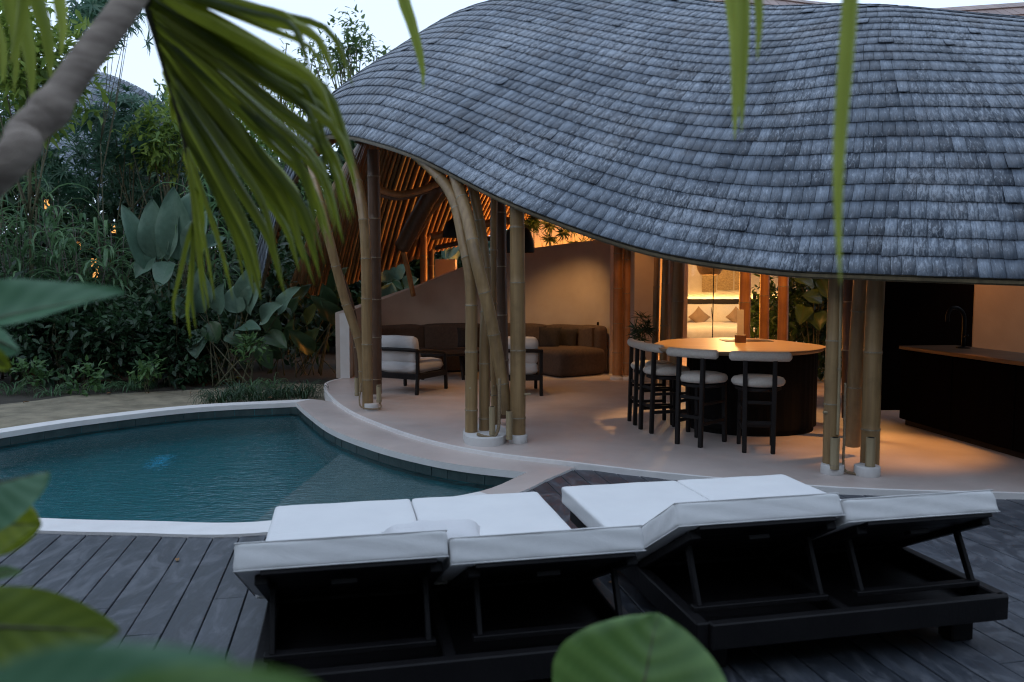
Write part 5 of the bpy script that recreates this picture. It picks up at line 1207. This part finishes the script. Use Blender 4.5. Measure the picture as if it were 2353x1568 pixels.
# garden lanterns glimpsed through the reeds
for px, py, Y, w, h, lab in ((219, 622, 16.9, .11, .5, 'tall orange lit garden lantern glowing through the reeds above the foreground leaf'), (262, 525, 17.4, .08, .2, 'small orange garden lantern glimpsed left of the silvery leaves'), (108, 470, 17.6, .08, .2, 'small orange garden lantern glimpsed high in the left reeds'), (178, 565, 17.4, .1, .16, 'wide orange garden lantern glimpsed in the middle of the reeds')):
    c = At(px, py, Y); t = thing('garden_lantern', lab, 'lantern', (c[0], c[1], -.1), 0, 'orange garden lanterns behind the reeds'); z = c[2]+.1
    MB().box((0, 0, z), (w, w, h), ch=.01).build('shade', M['bulbsoft'], t); MB().tube([(0, 0, 0), (0, 0, z-h/2)], .03, 8).build('post', M['black'], t); MB().box((0, 0, z+h/2+.015), (w*1.15, w*1.15, .03), ch=.005).build('cap', M['black'], t)

# ------------------------------------------------------------------ foreground palm
palm = thing('palm_tree', 'young palm leaning in close at the top left with blurred trunk and drooping fronds', 'palm', (-2.1, 1.0, -.05)); PO = np.array([-2.1, 1.0, -.05])
tp_ = catmull(np.array([(-2.1, 1.0, -.05), (-1.9, 1.02, .55), (-1.32, 1.12, 1.35)]+[tuple(At(*p)) for p in ((-50, 440, 1.22), (60, 305, 1.27), (112, 255, 1.30), (190, 145, 1.36), (285, 20, 1.44), (350, -80, 1.52), (400, -180, 1.62))]), 8)
Lt = arclen(tp_); rt_ = np.full(len(tp_), .027); kk = np.argmin(np.linalg.norm(tp_-At(110, 262, 1.3), axis=1)); rt_[kk-1:kk+2] += .0035; rt_[kk+3:] -= .003
MB(PO).tube(tp_, rt_, 18).build('trunk', M['bark'], palm, smooth=True)
def frond(rach, leafl, r=.012, lw=.046, mat='leaf_palm'):
    P = catmull(np.array([At(*p) for p in rach]), 8); f = MB(PO).tube(P, np.linspace(r, r*.35, len(P)), 8).build('frond', M['stem'], palm, smooth=True)
    for q in leafl:
        pts, w = q; c = catmull(np.array([At(*p) for p in pts]), 7); n = 14; c = resample(c, np.linspace(0, arclen(c)[-1], n+1)); T = unit(np.gradient(c, axis=0)); Nn = unit(np.array([RNG.normal(.1, .3), -.8, .35+RNG.normal(0, .35)])); S = unit(np.cross(T, Nn)); U = np.cross(S, T)
        t = np.linspace(0, 1, n+1); ww = w*np.clip(np.minimum(.35+t*4, 1)*(1-t**2.6)**.7, .04, 1); rows = [[c[k]+S[k]*ww[k]/2*v-U[k]*ww[k]*.42*abs(v)-PO for v in (-1, -.5, 0, .5, 1)] for k in range(n+1)]
        m = MB(); m.grid(rows); tb_ = RNG.choice([.02, .15, .4, .75, 1.0], p=[.25, .25, .2, .15, .15]); m.T = [float(np.clip(tb_+(.18 if j in (0, 3) else -.08)+.25*(i/n)**2, 0, 1)) for i in range(n) for j in range(4)]; m.build('leaflet', M[mat], f, smooth=True)
rach = [(345, -60, 1.60), (340, 10, 1.68), (362, 90, 1.76), (385, 170, 1.82), (408, 250, 1.88), (428, 340, 1.92), (440, 430, 1.96), (446, 520, 1.98), (448, 600, 2.0)]
rp = lambda t: np.array([np.interp(t, np.linspace(0, 1, len(rach)), [q[k] for q in rach]) for k in range(3)])
tips = [(.03, (560, 5), (735, 60), (775, 190)), (.06, (540, 50), (700, 150), (770, 290)), (.09, (560, 30), (760, 130), (800, 320)), (.12, (560, 110), (720, 240), (818, 420)), (.15, (600, 150), (740, 300), (808, 515)), (.18, (560, 170), (700, 330), (790, 505)),
        (.21, (560, 210), (700, 370), (772, 520)), (.25, (540, 230), (660, 400), (735, 590)), (.28, (540, 270), (650, 430), (728, 580)), (.31, (530, 290), (630, 440), (722, 655)), (.35, (530, 340), (620, 480), (700, 600)), (.39, (520, 350), (600, 500), (655, 680)),
        (.43, (510, 380), (585, 520), (648, 665)), (.47, (510, 420), (575, 540), (600, 660)), (.52, (500, 440), (555, 560), (600, 690)), (.56, (490, 470), (540, 580), (560, 645)), (.61, (480, 490), (520, 590), (535, 690)), (.66, (470, 520), (505, 620), (520, 640)), (.71, (465, 550), (490, 640), (500, 690)), (.77, (450, 600), (470, 660), (472, 720)), (.84, (440, 640), (446, 690), (450, 760)), (.92, (447, 660), (440, 740), (438, 780)), (.13, (0, 0), (0, 0), (822, 455)), (.14, (0, 0), (0, 0), (800, 500)), (.16, (0, 0), (0, 0), (815, 500)), (.19, (0, 0), (0, 0), (790, 560)), (.22, (0, 0), (0, 0), (765, 570)), (.24, (0, 0), (0, 0), (748, 612)), (.27, (0, 0), (0, 0), (736, 640)), (.30, (0, 0), (0, 0), (700, 640)), (.08, (0, 0), (0, 0), (806, 400)), (.11, (0, 0), (0, 0), (818, 390)),
        (.05, (500, 90), (650, 190), (748, 370)), (.17, (520, 190), (660, 350), (752, 545)), (.23, (500, 250), (620, 400), (690, 560)), (.33, (480, 330), (590, 470), (640, 600)), (.41, (480, 400), (550, 520), (600, 640)), (.01, (520, -30), (660, 20), (705, 130)), (.02, (600, -40), (740, 30), (812, 200)), (.10, (620, 90), (770, 210), (806, 370))]
lf = []
for t, a, b_, c in tips+[(min(.95, t+.012), a, b_, (c[0]+RNG.uniform(-60, 12), c[1]+RNG.uniform(-25, 45))) for t, a, b_, c in tips[::2]]:
    q = rp(t); dY = RNG.uniform(-.10, .12); s_ = np.array([q[0], q[1]]); e_ = np.array(c, float); ln = np.linalg.norm(e_-s_)
    if RNG.random() < .10: continue
    k_ = e_+np.array([-.035, -.20])*ln*RNG.uniform(.7, 1.3); pts = [(*(s_+(k_-s_)*f+np.array([.0, -.02*ln*math.sin(3.14*f)])), q[2]+dY*f) for f in (.33, .66, .93)]
    lf.append(([tuple(q)]+pts+[(c[0], c[1], q[2]+dY)], RNG.choice([.018, .024, .030, .036]) if t < .6 else .012))
for t in (.35, .45, .55, .62, .7, .8):     # a few narrow ones hanging close to the rib
    q = rp(t); lf.append(([tuple(q), (q[0]+14, q[1]+50, q[2]+.05), (q[0]+20+RNG.uniform(-8, 20), q[1]+130, q[2]+.08)], .022))
frond(rach, lf, .011)
hang = lambda px0, pts, Y, w: ([(px0[0], px0[1], Y)]+[(x, y, Y) for x, y in pts], w)
frond([(400, -180, 1.62), (700, -330, 1.6), (1150, -400, 1.5), (1650, -380, 1.35), (2050, -300, 1.25), (2250, -200, 1.2)],
      [hang((860, -365), [(915, -40), (945, 60), (968, 150), (972, 207)], 1.75, .036), hang((1640, -380), [(1675, -60), (1690, 80), (1690, 200), (1688, 322)], 1.42, .030), hang((1660, -380), [(1708, -60), (1712, 90), (1708, 200), (1704, 305)], 1.38, .026),
       hang((1700, -375), [(1738, -80), (1748, 30), (1740, 140)], 1.30, .024), hang((1960, -320), [(1970, -100), (1955, 120), (1935, 380), (1932, 655)], 1.08, .026), hang((1300, -400), [(1340, -250), (1360, -120)], 1.5, .03), hang((1000, -390), [(1040, -200), (1050, -90)], 1.6, .03)], .011, mat='leaf_strip')
frond([(330, -150, 1.55), (180, -220, 1.5), (20, -230, 1.45), (-140, -160, 1.4)],
      [hang((140, -225), [(128, -40), (140, 60), (138, 130)], 1.5, .030), hang((60, -230), [(30, -40), (62, 120), (72, 235)], 1.5, .036), hang((100, -230), [(80, -60), (110, 80), (118, 190)], 1.46, .032), hang((20, -230), [(0, -40), (26, 100), (30, 215)], 1.45, .036), hang((-30, -220), [(-30, -20), (0, 90), (8, 190)], 1.42, .030), hang((40, -230), [(50, -60), (40, 60), (20, 150)], 1.4, .03)], .010, mat='leaf_strip')

# ------------------------------------------------------------------ foreground broad leaves
fp = thing('broadleaf_plant', 'blurred broad leaves of a plant reaching in from the left edge, close to the camera', 'plant', (-1.5, .75, -.03)); FO = np.array([-1.5, .75, -.03])
def fl(B_, T_, w, n_, mat, seed=0, blunt=.8, **k): big_leaf(fp, At(*B_), At(*T_), w, n_, k.get('curl', .1), k.get('wave', .012), k.get('fold', .15), mat, seed, blunt, 60, 18, stalk=(-1.5+RNG.normal(0, .03), .75+RNG.normal(0, .03), -.03), off=FO, tone=k.get('tone', .5))
fl((-190, 785, 1.12), (289, 676, 1.22), .105, (.05, -.62, .78), 'leaf_teal', 1, .7, curl=.06, fold=.25)
fl((-150, 1160, 1.0), (114, 1085, 1.08), .085, (-.1, -.55, .83), 'leaf_teal', 2, .95, curl=.1, fold=-.45)
fl((-150, 1205, 1.12), (96, 1205, 1.18), .10, (.05, -.9, .4), 'leaf_lime', 3, 1.15, wave=.03, curl=.02)
fl((-60, 760, 1.25), (46, 808, 1.3), .048, (.1, -.8, .5), 'leaf_teal', 4, .9, fold=-.3)
fl((-50, 790, 1.25), (22, 850, 1.28), .03, (.1, -.9, .3), 'leaf_lime', 5, .9)
fl((-230, 1432, .92), (276, 1450, .98), .094, (.0, -.9, .42), 'leaf_olive', 6, .95, curl=.04, fold=.06)
fl((-60, 1335, 1.05), (52, 1312, 1.1), .02, (0, -.8, .6), 'leaf_fore', 7, .9)
fl((-240, 1720, .34), (540, 1520, .40), .044, (.1, -.7, .7), 'leaf_teal', 8, .8)
fl((120, 1700, .33), (740, 1590, .38), .038, (.1, -.6, .8), 'leaf_fore', 9, .8)
fp2 = thing('broadleaf_plant', 'single large rounded green leaf rising from the bottom edge before the right lounger', 'plant', (.35, .9, -.03)); F2 = np.array([.35, .9, -.03])
big_leaf(fp2, At(1430, 1870, 1.10), At(1512, 1408, 1.24), .265, (-.28, -.86, .42), .10, .012, .2, 'leaf_fore', 3, 1.25, 70, 22, 9, stalk=(.35, .9, -.03), off=F2, tone=.35)

# ------------------------------------------------------------------ litter
for i, (px, py, z, L_, lab) in enumerate(((408, 1288, -.014, .05, 'small reddish dry leaf caught in a deck board gap near the pool'), (806, 1410, -.014, .035, 'tiny pale dry leaf on the deck beside the left lounger'), (1405, 1342, -.014, .04, 'dry leaf on the deck between the two loungers'),
        (960, 1330, -.08, .04, 'x'), (620, 915, .006, .06, 'dry leaf lying on the far pool coping by the grass tufts'), (250, 905, -.06, .09, 'brown fallen leaf on the sand behind the pool'), (60, 925, -.06, .08, 'brown fallen leaf on the sand near the left edge'), (2240, 1390, -.014, .05, 'dry leaf on the deck at the right of the right lounger'))):
    if lab == 'x': continue
    p = G(px, py, z); t = thing('fallen_leaf', lab, 'leaf', p, RNG.uniform(0, 6), 'fallen dry leaves')
    big_leaf(t, (-L_/2, 0, .003), (L_/2, 0, .006), L_*.5, (0, .1, 1), .12, .02, .25, 'dryleaf', i, .8, 8, 4, name='blade')
